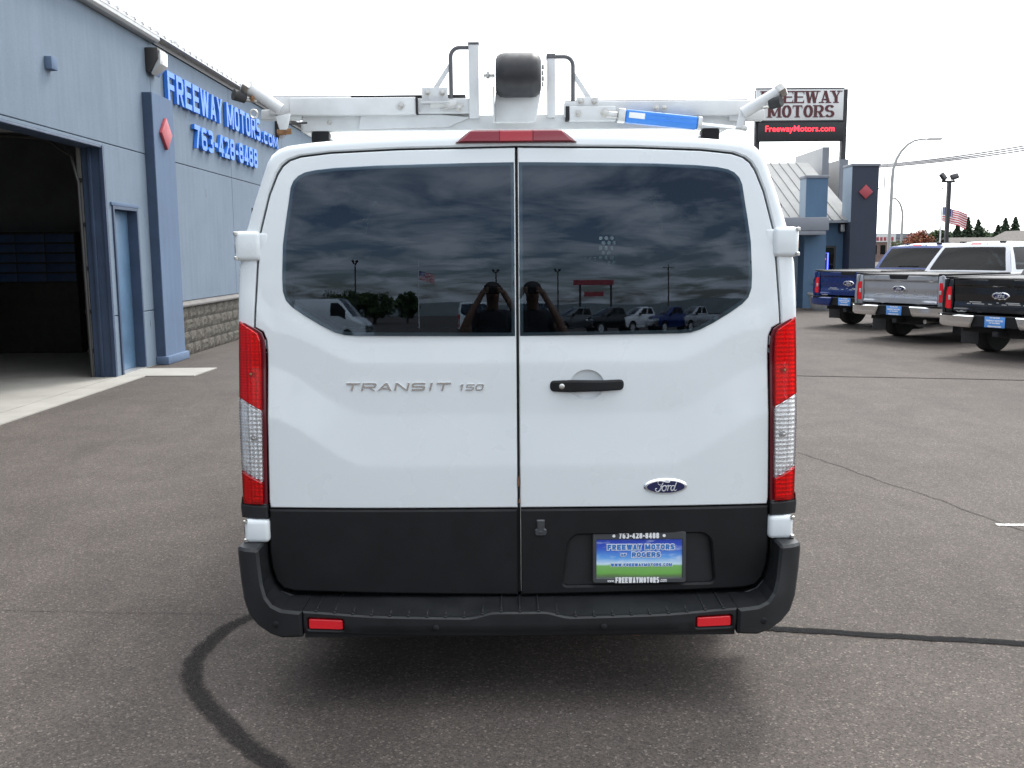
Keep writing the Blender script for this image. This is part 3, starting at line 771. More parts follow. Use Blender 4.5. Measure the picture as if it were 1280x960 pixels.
# tail lights
TL = [(1.049, .748), (1.0495, 1.05), (1.044, 1.30), (1.036, 1.446), (.968, 1.411), (.950, 1.398), (.941, 1.372), (.939, 1.33), (.943, 1.06), (.952, .748)]
def tl_surf(o):
    def f(x, z, d):
        ax = abs(x); return (x, rear(x, z) + o + .55 * max(0, ax - 1.0) ** 1.5 * 3 + d, z)
    return f
def clip_band(poly, f0, f1):
    """part of the light between two slanted lines z = f(x)"""
    def half(pl, keep, f):
        out = []
        for i in range(len(pl)):
            a, b = pl[i], pl[(i + 1) % len(pl)]; da, db = keep * (a[1] - f(a[0])), keep * (b[1] - f(b[0]))
            if da >= 0: out.append(a)
            if da * db < 0: q = da / (da - db); out.append((a[0] + (b[0] - a[0]) * q, a[1] + (b[1] - a[1]) * q))
        return out
    return half(half(poly, 1, f0), -1, f1)
up_l = lambda x: 1.098 + (x - .944) * .545
lo_l = lambda x: .836 + (x - .958) * .50
for sd in (-1, 1):
    mir = (lambda p: mirror(p)) if sd < 0 else (lambda p: ccw(p))
    tl = sheet('tail_light', mir(TL), tl_surf(-.004), M['lens_dark_red'], van, sp=.025, depth=.05, bev=.002)
    tlc = ccw(TL); face = offset(tlc, .0)
    inner = [(x if x > 1.0 else x + .011, z) for x, z in TL]; inner = offset(ccw(inner), .003)
    sheet('reflector', mir(offset(ccw(inner), .004)), tl_surf(-.0075), M['prism'], tl, sp=.02, depth=.004)
    for nm, f0, f1, mt in (('red_lens', lambda x: up_l(x) + .005, lambda x: 9, 'lens_red'), ('clear_lens', lambda x: lo_l(x) + .004, lambda x: up_l(x) - .003, 'lens_clear'), ('red_lens', lambda x: 0, lambda x: lo_l(x) - .004, 'lens_red')):
        sheet(nm, mir(clip_band(inner, f0, f1)), tl_surf(-.022), M[mt], tl, sp=.02, depth=.018, bev=.003)
    for zz, cc in ((1.245, 'brass'), (1.005, 'steel')):
        lathe('bulb', [(.004, 0), (.010, .004), (.011, .008), (.007, .013), (.002, .016)], M[cc], tl, 12, frame((sd * .992, rear(.99, zz) - .007, zz), (1, 0, 0), (0, 0, 1), (0, -1, 0)))

# third brake light on the roof edge
bl = sheet('high_brake_light', roundc([(-.222, 2.083), (.222, 2.083), (.168, 2.131), (-.168, 2.131)], [.004, .004, .02, .02]), Soff(-.012), M['lens_dark_red'], van, sp=.03, depth=.045, bev=.003)
for x0, x1 in ((-.205, -.062), (-.060, .060), (.062, .205)):
    k = lambda x: min(.006, 0) ; zz = 2.126
    pl = [(x0, 2.088), (x1, 2.088), (min(x1, .166), zz), (max(x0, -.166), zz)]
    sheet('red_lens', pl, Soff(-.016), M['lens_bright_red'] if x0 == -.060 else M['lens_mid_red'], bl, sp=.03, depth=.006, bev=.0015)

# hinges
for sd in (-1, 1):
    for z0, z1, ylow in ((1.662, 1.772, 0), (.602, .694, 1)):
        y0 = rear(1.0, (z0 + z1) / 2) - (.028 if ylow else .019)
        bm = bmesh.new(); xa, xb = sorted((sd * .945, sd * 1.040)); abox(bm, xa, xb, y0, y0 + .09, z0, z1, .018, 4)
        if not ylow:
            xa, xb = sorted((sd * .915, sd * .952)); abox(bm, xa, xb, y0 + .013, y0 + .06, z0 + .006, z1 - .006, .010, 3)
        h = bmo('hinge', bm, M['white_paint'], van, 45)
        for zz in (z0 + .004, z1 - .016):
            lathe('hinge_pin', [(.006, 0), (.009, .002), (.009, .012), (.006, .014)], M['steel'], h, 10, Matrix.Translation((sd * 1.034, y0 + .004, zz)))
        xa, xb = sorted((sd * 1.036, sd * 1.044)); box('hinge_stop', xa, xb, y0 + .02, y0 + .05, z0 + .03, z0 + .06, M['rust'] if sd > 0 else M['dark'], h, .002)
    # dark cap between the lamp and the lower hinge
    sheet('lamp_cap', (mirror if sd < 0 else ccw)([(.950, .694), (1.056, .694), (1.060, .735), (1.052, .775), (1.046, .749), (.950, .746)]), tl_surf(-.02), M['bumper_plastic'], van, sp=.03, depth=.12, bev=.006)

# bumper: centre bar with step, two corner pieces
CORN = [(.802, .286), (.88, .279), (.925, .290), (.975, .316), (1.012, .352), (1.034, .405), (1.046, .49), (1.054, .575), (1.053, .598), (1.045, .606), (.975, .604), (.966, .597), (.961, .54), (.952, .475), (.938, .43), (.915, .402), (.88, .388), (.802, .383)]
def corn_s(x, z, d):
    q = max(0, abs(x) - .78); r_ = max(0, abs(x) - 1.0); return (x, .020 + 1.05 * q * q + 5 * r_ * r_ + .10 * ss(.40, .60, z) * ss(.86, .97, 1.9 - abs(x)) * .25 + d, z)
bump = empty('rear_bumper', (0, 0, 0), 0, parent=van)
for sd in (-1, 1):
    c = sheet('corner_piece', (mirror if sd < 0 else ccw)(CORN), corn_s, M['bumper_plastic'], bump, sp=.025, depth=.42, bev=.010)
    lathe('parking_sensor', [(.013, 0), (.013, .003), (.010, .005)], M['black_plastic'], bump, 16, frame((sd * .90, corn_s(.90, .33, 0)[1] + .001, .332), (1, 0, 0), (0, 0, 1), (0, -1, 0)))
def bar_y(x): return .026 * (x / .8) ** 2
def bar_top(x):
    a = abs(x); return .362 + .012 * (a / .8) ** 1.6 + .022 * (1 - ss(.085, .19, a)) + .010 * ss(.5, .8, a)
def bar_s(x, z, d): return (x, bar_y(x) + .012 * ss(.33, .29, z) + d, z)
xs = [i / 60 * 1.6 - .8 for i in range(61)]
BAR = [(x, .288 + .008 * (abs(x) / .8) ** 3) for x in xs] + [(x, bar_top(x)) for x in xs[::-1]]
def refl_hole(sd): return roundc([(sd * .715 - .068, .309), (sd * .715 + .068, .311), (sd * .715 + .068, .359), (sd * .715 - .068, .355)] if sd > 0 else [(-.715 - .068, .311), (-.715 + .068, .309), (-.715 + .068, .355), (-.715 - .068, .359)], .012)
sheet('centre_bar', BAR, bar_s, M['bumper_plastic'], bump, holes=[refl_hole(-1), refl_hole(1)], sp=.03, depth=.05, bev=.006, hdepth=.02)
for sd in (-1, 1):
    sheet('reflector', offset(ccw(refl_hole(sd)), .005), lambda x, z, d: (x, bar_y(x) + .004 + d, z), M['reflector_red'], bump, sp=.03, depth=.02, bev=.003, label='small red reflector set into the black bumper')
    lathe('parking_sensor', [(.0125, 0), (.0125, .003), (.009, .0055)], M['black_plastic'], bump, 16, frame((sd * .307, bar_y(.307) + .001, .325), (1, 0, 0), (0, 0, 1), (0, -1, 0)))
bm = bmesh.new()
vv = []
for x in xs:
    zt = bar_top(x) - .003; vv.append([bm.verts.new(p) for p in ((x, bar_y(x) + .006, zt), (x, bar_y(x) + .03, zt + .004), (x, .10, .382), (x, .30, .388))])
for i in range(60):
    for k in range(3): bm.faces.new((vv[i][k], vv[i + 1][k], vv[i + 1][k + 1], vv[i][k + 1]))
bmo('step_tread', bm, M['bumper_plastic'], bump, 50)
for i in range(23):
    x = -.75 + i * 1.5 / 22; zt = bar_top(x)
    bm = bmesh.new(); abox(bm, x - .006, x + .006, bar_y(x) + .004, bar_y(x) + .016, zt - .003, zt + .0055, .002)
    yb = bar_y(x) + .03; L = .27 - yb
    vs_ = abox(bm, x - .0035, x + .0035, yb, .27, -.002, .0035, .001, 1)
    for v_ in vs_:
        q = (v_.co.y - yb) / L; v_.co.z += (zt + .001) * (1 - q) + .3865 * q
    bmo('tread_rib', bm, M['bumper_plastic'], bump, 50)
box('bumper_beam', -.80, .80, .06, .16, .27, .34, M['dark'], bump)
ring = [(.444 + .032 * math.cos(a), .12, .272 + .022 * math.sin(a)) for a in [R(180 + i * 15) for i in range(13)]]
tube('tow_eye', [(.412, .12, .31)] + ring + [(.476, .12, .31)], .008, M['rust'], van, 8, 'rusty tow loop hanging below the bumper')
box('underbody', -.78, .78, .4, 5.2, .32, .50, M['dark'], van)

# wheels
def wheel(parent, x, y, r_, w, name='wheel', rimm='steel'):
    e = empty(name, (x, y, r_), 0, parent=parent); sd = 1 if x > 0 else -1
    mt = frame((0, 0, 0), (0, 1, 0), (0, 0, 1), (1, 0, 0))
    lathe('tyre', [(r_ * .66, -w / 2 + .01), (r_ * .78, -w / 2), (r_ * .93, -w / 2 + .004), (r_ * .985, -w / 2 + .03), (r_, -w / 4), (r_, w / 4), (r_ * .985, w / 2 - .03), (r_ * .93, w / 2 - .004), (r_ * .78, w / 2), (r_ * .66, w / 2 - .01)], M['rubber'], e, 32, mt)
    k = 1 if sd > 0 else -1
    pr = [(r_ * .65, k * (w / 2 - .004)), (r_ * .60, k * (w / 2 - .02)), (r_ * .42, k * (w / 2 - .045)), (r_ * .22, k * (w / 2 - .02)), (r_ * .10, k * (w / 2 - .012)), (r_ * .02, k * (w / 2 - .012))]
    lathe('rim', pr, M[rimm], e, 24, mt); return e
for y in (1.12, 4.42):
    for sd in (-1, 1): wheel(van, sd * .87, y, .355, .22)
for sd in (-1, 1): box('mud_flap', sd * .87 - .13, sd * .87 + .13, .56, .575, .15, .50, M['rubber'], van)

# handle
hz = 1.197
hy = rear(.25, hz)
def hs(x, z, d): return (x, rear(x, z) - .024 + .016 * abs((x - .2555) / .14) ** 3 + d, z)
h = sheet('door_handle', roundc([(.119, 1.174), (.20, 1.172), (.31, 1.175), (.393, 1.178), (.393, 1.217), (.31, 1.214), (.20, 1.216), (.119, 1.214)], [.019, .01, .01, .018, .018, .01, .01, .019], 8), hs, M['black_plastic'], doors[1], sp=.02, depth=.024, bev=.006)
lathe('lock_cylinder', [(.0105, 0), (.0105, .002), (.008, .004), (.004, .0045)], M['steel'], h, 18, frame((.162, hs(.162, hz, 0)[1] + .001, 1.194), (1, 0, 0), (0, 0, 1), (0, -1, 0)))
box('handle_joint', .1895, .1915, hs(.19, hz, 0)[1] - .0007, hs(.19, hz, 0)[1] + .01, 1.179, 1.214, M['dark'], h)
# scooped finger recess: rim ring standing a little proud round a dished pan
sheet('finger_recess', ell(.257, 1.197, .064, .057), lambda x, z, d: (x, rear(x, z) + .002 + .014 * max(0, 1 - ((x - .257) / .064) ** 2 - ((z - 1.197) / .057) ** 2) ** .6 + d, z), M['white_paint'], doors[1], sp=.008, depth=.006, bev=.0015)

# oval badge with script, chrome model letters
def flat(x, z, o=0.0):
    y = rear(x, z) - o; e = 1e-3
    ex = Vector((2 * e, rear(x + e, z) - rear(x - e, z), 0)).normalized(); ez = Vector((0, rear(x, z + e) - rear(x, z - e), 2 * e)).normalized()
    return frame((x, y, z), ex, ez, ex.cross(ez))
BX, BZ = .552, .811
M['badge_blue'] = mat('badge_blue', (0.010, 0.014, 0.075), 0.2, 0, 0.7)
bd = sheet('oval_badge', ell(BX, BZ, .0825, .0315, 48), Soff(-.006), M['chrome'], doors[1], sp=.01, depth=.006, bev=.005, label='blue oval badge with silver script')
sheet('badge_ring', ell(BX, BZ, .074, .0255, 48), Soff(-.0072), M['alu'], bd, sp=.01, depth=.002, bev=.001)
sheet('badge_field', ell(BX, BZ, .0715, .0232, 48), Soff(-.0082), M['badge_blue'], bd, sp=.01, depth=.002, bev=.001)
def script(parent, cx, cz, s, material, yoff, fy=rear):
    st = [[(-.98, .55, .05), (-1.02, .8, .06), (-.8, .98, .07), (-.4, .92, .09), (0, .78, .11), (.35, .8, .12), (.42, .98, .05)],          # top stroke of F
          [(-.36, .72, .06), (-.55, .2, .09), (-.72, -.5, .10), (-.98, -.82, .08), (-1.25, -.7, .07), (-1.3, -.4, .09), (-1.12, -.3, .06)],     # stem and tail
          [(-1.0, .5, .05), (-.78, .3, .05), (-.62, .34, .05)], [(-.72, .02, .06), (-.32, .12, .05)],
          [(-.08, .18, .07), (-.36, .1, .09), (-.52, -.35, .10), (-.36, -.72, .09), (-.1, -.6, .08), (0, -.15, .08), (-.08, .18, .07), (.12, .02, .05)],
          [(.12, .1, .06), (.28, .2, .08), (.14, -.7, .09)], [(.2, -.2, .05), (.42, .16, .07), (.58, .1, .09)],
          [(.98, .12, .07), (.72, .12, .08), (.56, -.3, .10), (.66, -.68, .09), (.86, -.55, .07), (1.0, -.1, .06)],
          [(1.3, .85, .06), (1.08, .1, .09), (.96, -.5, .09), (1.1, -.72, .06), (1.28, -.5, .05)]]
    bm = bmesh.new()
    for k, line in enumerate(st):
        pp = spline([(a, b, r_) for a, b, r_ in line], 5)
        pts = [(cx + a * s, fy(cx + a * s, cz + b * s * .72) - yoff - k * .00006, cz + b * s * .72) for a, b, _ in pp]
        atube(bm, pts, [max(.02, r_) * s * .78 for _, _, r_ in pp], 6)
    return bmo('badge_script', bm, material, parent, 60)
M['script_silver'] = mat('script_silver', (0.72, 0.73, 0.75), 0.35, 0.3)
script(bd, BX + .001, BZ + .001, .031, M['script_silver'], .0085)

TM = flat(-.645, 1.1795, .0005)
def badge_word(text, x0, x1, z0, h, t, gap):
    tot = sum(WID.get(c, 1.0) for c in text); s = (x1 - x0 - gap * (len(text) - 1)) / tot; x = x0
    for c in text:
        w = WID.get(c, 1.0) * s
        me = letter_mesh(c, round(w, 5), h, t, .004, e=5.0, thin=t * .8, shear=.28)
        if not me.materials: me.materials.append(M['chrome'])
        o = bpy.data.objects.new('badge_letter', me); col.objects.link(o); o.parent = doors[-1]; o.matrix_local = flat(x, z0, .0002); x += w + gap
badge_word('TRANSIT', -.645, -.255, 1.181, .029, .0072, .009)
badge_word('150', -.222, -.131, 1.1805, .023, .0044, .007)

# number plate
M['plate_frame'] = vary('plate_frame', (0.05, 0.053, 0.057), 0.4, 0.1, 9)
m = mat('dealer_plate', (0.1, 0.2, 0.7), 0.35, 0, 0.3); t = NT(m); v = t.n('ShaderNodeTexCoord').outputs['Generated']
sp_ = t.n('ShaderNodeSeparateXYZ'); t.l(v, sp_.inputs[0])
z_ = t.math('ADD', sp_.outputs[2], t.math('MULTIPLY', t.math('SUBTRACT', t.noise(v, 3.0, 4), 0.5), 0.10))
skyc = t.ramp(z_, [(0.0, (0.10, 0.11, 0.13)), (0.10, (0.12, 0.22, 0.07)), (0.16, (0.16, 0.42, 0.08)), (0.33, (0.20, 0.46, 0.12)), (0.37, (0.62, 0.80, 0.90)), (0.52, (0.12, 0.36, 0.80)), (0.75, (0.030, 0.09, 0.55)), (1.0, (0.02, 0.05, 0.42))])
cl_ = t.ramp(t.noise(t.mapping(v, (3.0, 1, 5.0)), 1.3, 5, 0.6), [(0.52, 0.0), (0.72, 1.0)])
t.color(t.mix(t.math('MULTIPLY', cl_, t.math('MULTIPLY', t.ramp(sp_.outputs[2], [(0.36, 0.0), (0.42, 1.0)]), 0.6)), skyc, (0.75, 0.85, 0.95))); M['plate'] = m
PX0, PX1, PZ0, PZ1 = .279, .632, .440, .637
def plate_y(o): return lambda x, z, d: (x, .150 + .05 * (z - .44) - o + d, z)
pf = sheet('number_plate', roundc([(PX0, PZ0), (PX1, PZ0), (PX1, PZ1), (PX0, PZ1)], .012), plate_y(0), M['plate_frame'], doors[1], holes=[roundc([(PX0 + .014, .458), (PX1 - .014, .458), (PX1 - .014, .607), (PX0 + .014, .607)], .004)], sp=.05, depth=.014, bev=.002, label='dealer advertising plate in a dark frame')
sheet('plate_face', [(PX0 + .008, .450), (PX1 - .008, .450), (PX1 - .008, .615), (PX0 + .008, .615)], plate_y(-.0045), M['plate'], pf, sp=.06, depth=.003, bev=.0005)
tilt = Vector((0, .05, 1)).normalized()
def pm(x, z, o): 
    q = plate_y(o)(x, z, 0); ex = Vector((1, 0, 0)); return frame(q, ex, tilt, ex.cross(tilt))
M['print_white'] = mat('print_white', (0.80, 0.80, 0.80), 0.5); M['print_blue'] = mat('print_blue', (0.03, 0.17, 0.50), 0.5)
CX = (PX0 + PX1) / 2
outline_word('763-428-8488', CX - .078, CX + .074, .6225, .0225, .0052, 0, None, M['print_white'], pf, pm, .0004, .62, .12)
for dx in (-.097, .093): lathe('plate_print', [(.006, 0), (.006, .0006), (.003, .0008)], M['print_white'], pf, 12, pm(CX + dx, .6215, .0006))
for tx, xc, z, h_, w_, t_, d_ in (('FREEWAY MOTORS', CX + .006, .577, .0205, .254, .0060, .0026), ('OF', CX - .060, .547, .011, .022, .0032, .0018), ('ROGERS', CX + .026, .548, .019, .108, .0056, .0026), ('WWW.FREEWAYMOTORS.COM', CX + .008, .5085, .0115, .232, .0032, .0016)):
    outline_word(tx, xc - w_ / 2, xc + w_ / 2, z, h_, t_, d_, M['print_white'], M['print_blue'], pf, pm, -.0040)
outline_word('FREEWAYMOTORS', CX - .091, CX + .075, .4515, .0225, .0052, 0, None, M['print_white'], pf, pm, .0004, .62, .10)
print_text('plate_print', 'www.', .009, M['print_white'], pf, pm(CX - .108, .4475, .0006), .027, .02)
print_text('plate_print', '.com', .011, M['print_white'], pf, pm(CX + .091, .4485, .0006), .026, .02)
lc = sheet('latch_cover', roundc([(.062, .628), (.100, .628), (.104, .640), (.104, .652), (.096, .656), (.098, .690), (.066, .690), (.068, .656), (.060, .652), (.060, .640)], .004), Soff(-.016), M['plate_frame'], doors[1], sp=.02, depth=.02, bev=.004)
lathe('latch_lock', [(.0075, 0), (.0075, .002), (.004, .003)], M['plate_frame'], lc, 14, frame((.081, rear(.08, .64) - .015, .643), (1, 0, 0), (0, 0, 1), (0, -1, 0)))

# ------------------------------------------------------------------ ladder rack
rack = empty('ladder_rack', (0, 0, 0), 0, parent=van); rack['label'] = 'white drop down ladder rack across the roof'
RW = M['rack_white']
def bolt(x, y, z, r_=.009, mt='steel'):
    e = Matrix.Rotation(random.uniform(0, 1), 4, 'Z')
    lathe('bolt', [(r_ * 1.5, 0), (r_ * 1.5, .002), (r_, .0022), (r_, .010), (r_ * .7, .011)], M[mt], rack, 6 if r_ < .012 else 14, frame((x, y, z), (1, 0, 0), (0, 0, 1), (0, -1, 0)) @ e)
box('cross_beam', -.860, .930, .62, .68, 2.178, 2.238, RW, rack, .006)
box('cross_beam', -.860, .930, 2.52, 2.58, 2.178, 2.238, RW, rack, .006)
box('channel', -.985, -.655, .585, .66, 2.240, 2.309, RW, rack, .004)
box('channel', -.900, -.395, .575, .66, 2.236, 2.303, RW, rack, .005)
box('channel', -.390, -.175, .590, .66, 2.240, 2.298, RW, rack, .004)
box('top_lip', -.97, -.20, .60, .665, 2.3095, 2.314, M['dark'], rack)
box('channel_end', -.3965, -.3905, .572, .66, 2.237, 2.302, M['dark'], rack)
box('rail_bracket', -1.02, -.86, .60, .64, 2.222, 2.262, RW, rack, .006)
box('channel', .195, .94, .585, .66, 2.224, 2.283, RW, rack, .005)
box('channel', .215, .40, .572, .66, 2.205, 2.262, RW, rack, .005)
box('channel_end', .2005, .2145, .574, .66, 2.208, 2.262, M['dark'], rack)
box('top_lip', .20, .93, .60, .665, 2.2835, 2.288, M['dark'], rack)
box('rail_bracket', .86, 1.0, .60, .64, 2.205, 2.25, RW, rack, .006)
for x, z, r_, mt in ((-.455, 2.267, .010, 'steel'), (-.225, 2.258, .010, 'steel'), (-.60, 2.215, .013, 'dark'), (-.284, 2.215, .015, 'dark'), (.25, 2.232, .009, 'steel'), (.56, 2.252, .009, 'steel'), (.592, 2.252, .009, 'steel'), (-.75, 2.212, .007, 'steel')):
    bolt(x, .570 if z > 2.23 else .618, z, r_, mt)
prism('slide_arm', [(-.63, 2.184), (-.27, 2.190), (-.185, 2.226), (-.30, 2.238), (-.62, 2.236)], .606, .617, 'y', RW, rack)
prism('slide_arm', [(-.30, 2.252), (-.215, 2.262), (-.205, 2.272), (-.23, 2.276)], .578, .586, 'y', M['steel'], rack)
box('notice_label', -.34, -.235, .5875, .5885, 2.262, 2.292, M['label_white'], rack)
# uprights with hooked hoops and braces
def hoop(sd, xp, zp, xh, zlow):
    pts = [(xp, .60, zp)]; c = .035
    xc = xh + (c if sd < 0 else -c)
    pts.append((xc, .60, zp))
    for i in range(1, 7):
        a = R(90 * i / 6); pts.append((xc + sd * c * math.sin(a), .60, zp - c + c * math.cos(a)))
    pts.append((xh, .60, zlow)); tube('hoop', pts, .0085, M['dark_grey'], rack, 10)
M['dark_grey'] = vary('dark_grey_tube', (0.10, 0.10, 0.105), 0.5, 0.2, 20)
box('upright', -.184, -.144, .575, .62, 2.222, 2.503, RW, rack, .004); box('upright_cap', -.186, -.142, .574, .621, 2.5035, 2.511, M['dark_grey'], rack)
hoop(-1, -.18, 2.495, -.256, 2.285)
prism('brace', [(-.333, 2.335), (-.309, 2.335), (-.262, 2.408), (-.262, 2.438)], .600, .606, 'y', RW, rack)
box('brace_plate', -.372, -.268, .583, .588, 2.284, 2.340, RW, rack, .002); box('brace_lip', -.376, -.264, .56, .5825, 2.278, 2.2835, RW, rack)
for x in (-.350, -.290): bolt(x, .583, 2.319, .009)
box('upright', .127, .160, .575, .62, 2.222, 2.462, RW, rack, .004); box('upright_cap', .124, .161, .574, .621, 2.444, 2.466, M['dark_grey'], rack, .004)
hoop(1, .16, 2.457, .231, 2.265)
prism('brace', [(.283, 2.296), (.308, 2.296), (.238, 2.398), (.238, 2.366)], .600, .606, 'y', RW, rack)
box('brace_plate', .243, .333, .583, .588, 2.248, 2.298, RW, rack, .002)
for x in (.262, .315): bolt(x, .583, 2.281, .009)
# roller on its bracket
lathe('roller', [(.030, -.0895), (.058, -.089), (.072, -.083), (.0815, -.070), (.0845, -.05), (.0845, .05), (.0815, .070), (.072, .083), (.058, .089), (.030, .0895)], M['roller_rubber'], rack, 40, frame((.012, .53, 2.375), (0, 1, 0), (0, 0, 1), (1, 0, 0)), label='black rubber ladder roller')
prism('roller_bracket', [(-.080, 2.20), (.076, 2.20), (.086, 2.226), (.103, 2.32), (-.078, 2.32), (-.085, 2.226)], .56, .60, 'y', RW, rack, .006)
box('roller_bracket', -.088, -.082, .50, .58, 2.2, 2.33, RW, rack, .002)
tube('roller_axle', [(-.125, .53, 2.375), (-.08, .53, 2.375)], .010, M['steel'], rack, 10)
box('roller_clip', -.112, -.102, .515, .545, 2.361, 2.389, M['steel'], rack, .002)
for k in range(4): box('roller_spring', .104, .112 + .002 * (k % 2), .52, .54, 2.33 + k * .022, 2.348 + k * .022, M['steel'], rack, .002)
# blue gas strut
ax0, ax1 = Vector((.405, .555, 2.222)), Vector((.735, .555, 2.187)); ad = (ax1 - ax0).normalized(); an = Vector((-ad.z, 0, ad.x))
def along(name, a0, a1, hw, hd, mt, bev=.004, dz=0.0):
    bm = bmesh.new(); L = (ax1 - ax0).length
    abox(bm, a0 * L, a1 * L, -hd, hd, -hw + dz, hw + dz, bev, 3, frame(ax0, ad, (0, 1, 0), an)); return bmo(name, bm, mt, rack, 45)
along('strut_body', 0.09, 0.955, .0255, .020, M['cylinder_blue'], .008)
along('strut_groove', 0.10, 0.95, .0022, .0208, M['letter_blue'], .0008, -.004)
along('strut_groove', 0.10, 0.95, .0018, .0207, M['letter_blue'], .0008, .0125)
along('strut_cap', 0.0, 0.09, .0265, .022, M['alu'], .004); along('strut_cap', .955, 1.01, .0255, .021, M['alu'], .004)
along('strut_label', .13, .32, .011, .0212, M['label_white'], .0005, .004)
along('strut_mount', -.16, 0.0, .012, .010, M['alu'], .003)
tube('strut_rod', [tuple(ax1), tuple(ax1 + ad * .16)], .0055, M['chrome'], rack, 8); along('rod_end', 1.42, 1.56, .010, .009, M['alu'], .003)
bolt(.352, .54, 2.23, .012)
# crank arms with rubber buffers at the rail ends
def crank(sd, a, b, xh, zh, xb, zb):
    tube('crank_arm', [(a[0], .53, a[1]), (b[0], .50, b[1])], .023, RW, rack, 16)
    d = Vector((b[0] - a[0], 0, b[1] - a[1])).normalized(); e = Vector((b[0], .50, b[1]))
    lathe('hex_nut', [(.026, -.006), (.030, 0), (.030, .022), (.022, .027)], M['steel'], rack, 6, Matrix.Translation(e) @ d.to_track_quat('Z', 'Y').to_matrix().to_4x4())
    tube('buffer_rod', [(xb - sd * .03, .52, zb - .005), (xb + sd * .01, .50, zb)], .013, M['steel'], rack, 10)
    tube('rubber_buffer', [(xb + sd * .01, .50, zb), (xb + sd * .045, .47, zb + .008)], .021, M['rubber'], rack, 16)
    tube('nut_clamp', [(b[0] - sd * .012, .49, b[1] - .03), (b[0] - sd * .012, .49, b[1] - .05)], .008, M['rust'], rack, 8)
crank(-1, (-.925, 2.252), (-1.035, 2.328), 0, 0, -1.045, 2.292)
crank(1, (.895, 2.222), (1.025, 2.298), 0, 0, .985, 2.252)
prism('crank_link', [(.868, 2.168), (.895, 2.168), (.915, 2.235), (.885, 2.235)], .52, .535, 'y', RW, rack, .003)
prism('crank_link', [(-.93, 2.172), (-.90, 2.172), (-.885, 2.235), (-.945, 2.225)], .52, .535, 'y', RW, rack, .003)
tube('link_pin', [(-.94, .53, 2.163), (-.885, .53, 2.168)], .012, M['rust'], rack, 10)
tube('eye_ring', [(-1.03 + .014 * math.cos(a), .53, 2.235 + .016 * math.sin(a)) for a in [i * 2 * math.pi / 12 for i in range(13)]], .004, M['steel'], rack, 6)
tube('cable', spline([(-.945, .545, 2.23), (-.93, .54, 2.205), (-.90, .54, 2.197), (-.87, .55, 2.20), (-.83, .57, 2.205)], 6), .004, M['rubber'], rack, 6)
for x in (-.79, .79):
    for y in (.65, 2.55):
        box('rack_foot', x - .035, x + .035, y - .03, y + .03, 2.078, 2.176, M['black_plastic'] if y < 1 else RW, rack, .004)
    tube('drip_brace', [(x - .10 if x > 0 else x + .10, .66, 2.10), (x + .02 if x > 0 else x - .02, .66, 2.18)], .012, RW, rack, 8)
for x in (-.86, .86): box('side_rail', x - .02, x + .02, .685, 2.515, 2.185, 2.228, RW, rack, .004)

# ------------------------------------------------------------------ concrete in front of the workshop
apron = prism('concrete_apron', [(-5.56, -6), (-5.18, -6), (-5.20, 13.52), (-4.50, 13.50), (-4.47, 14.46), (-5.56, 14.44)], -.05, .012, 'z', M['concrete'])
tag(apron, 'pale concrete apron in front of the open workshop door', 'pavement', kind='structure')

# ------------------------------------------------------------------ workshop building along the left
XW = -5.58
shop = empty('workshop_building', (0, 0, 0), 0, 'long blue grey stucco workshop with an open garage door and raised blue lettering', 'building')
def wall_s(x0):
    return lambda u, v, d: (x0 - d, u, v)
def panel(poly, mt='stucco', x0=XW, holes=(), dep=.05, name='wall_panel', bev=.008):
    return sheet(name, poly, wall_s(x0), M[mt], shop, holes=holes, sp=.6, depth=dep, bev=bev, grid=False)
def rect(a, b, c, d): return [(a, c), (b, c), (b, d), (a, d)]
g = .005
OP1, OPZ, D0, D1, DZ = 13.46, 3.19, 13.64, 14.54, 2.40
for a, b in ((-6, 3.0), (3.0, 15.4), (15.4, 19.6), (19.6, 24), (24, 30), (30, 36)): panel(rect(a + g, b - g, 3.24 + g, 4.98))
panel(rect(-6, 6.0, g, 3.24 - g))
panel(rect(6.0, OP1, OPZ + .002, 3.24 - g), bev=.004)
panel([(OP1, .86 + g), (D0, .86 + g), (D0, DZ), (D1, DZ), (D1, .86 + g), (15.4 - g, .86 + g), (15.4 - g, 3.24 - g), (OP1, 3.24 - g)])
panel(rect(OP1, D0, .0, .86 - g)); panel(rect(D1, 15.4 - g, .0, .86 - g))
for a, b in ((15.4, 19.6), (19.6, 24), (24, 30), (30, 36)): panel(rect(a + g, b - g, .93, 3.24 - g))
# solid wall behind the panels (dark in the joints)
for i, (a, b, c, d) in enumerate(((-6, 6.0, 0, 4.97), (6.0, OP1, OPZ + .03, 4.97), (OP1 + .04, D0 - .04, 0, 4.97), (D0 - .04, D1 + .04, DZ + .03, 4.97), (D1 + .04, 36, 0, 4.97))):
    box('wall_core', XW - .28, XW - .045, a, b, c, d, M['stucco_blue'], shop)
M['track_grey'] = vary('track_grey', (0.16, 0.16, 0.155), 0.5, 0.2, 3)
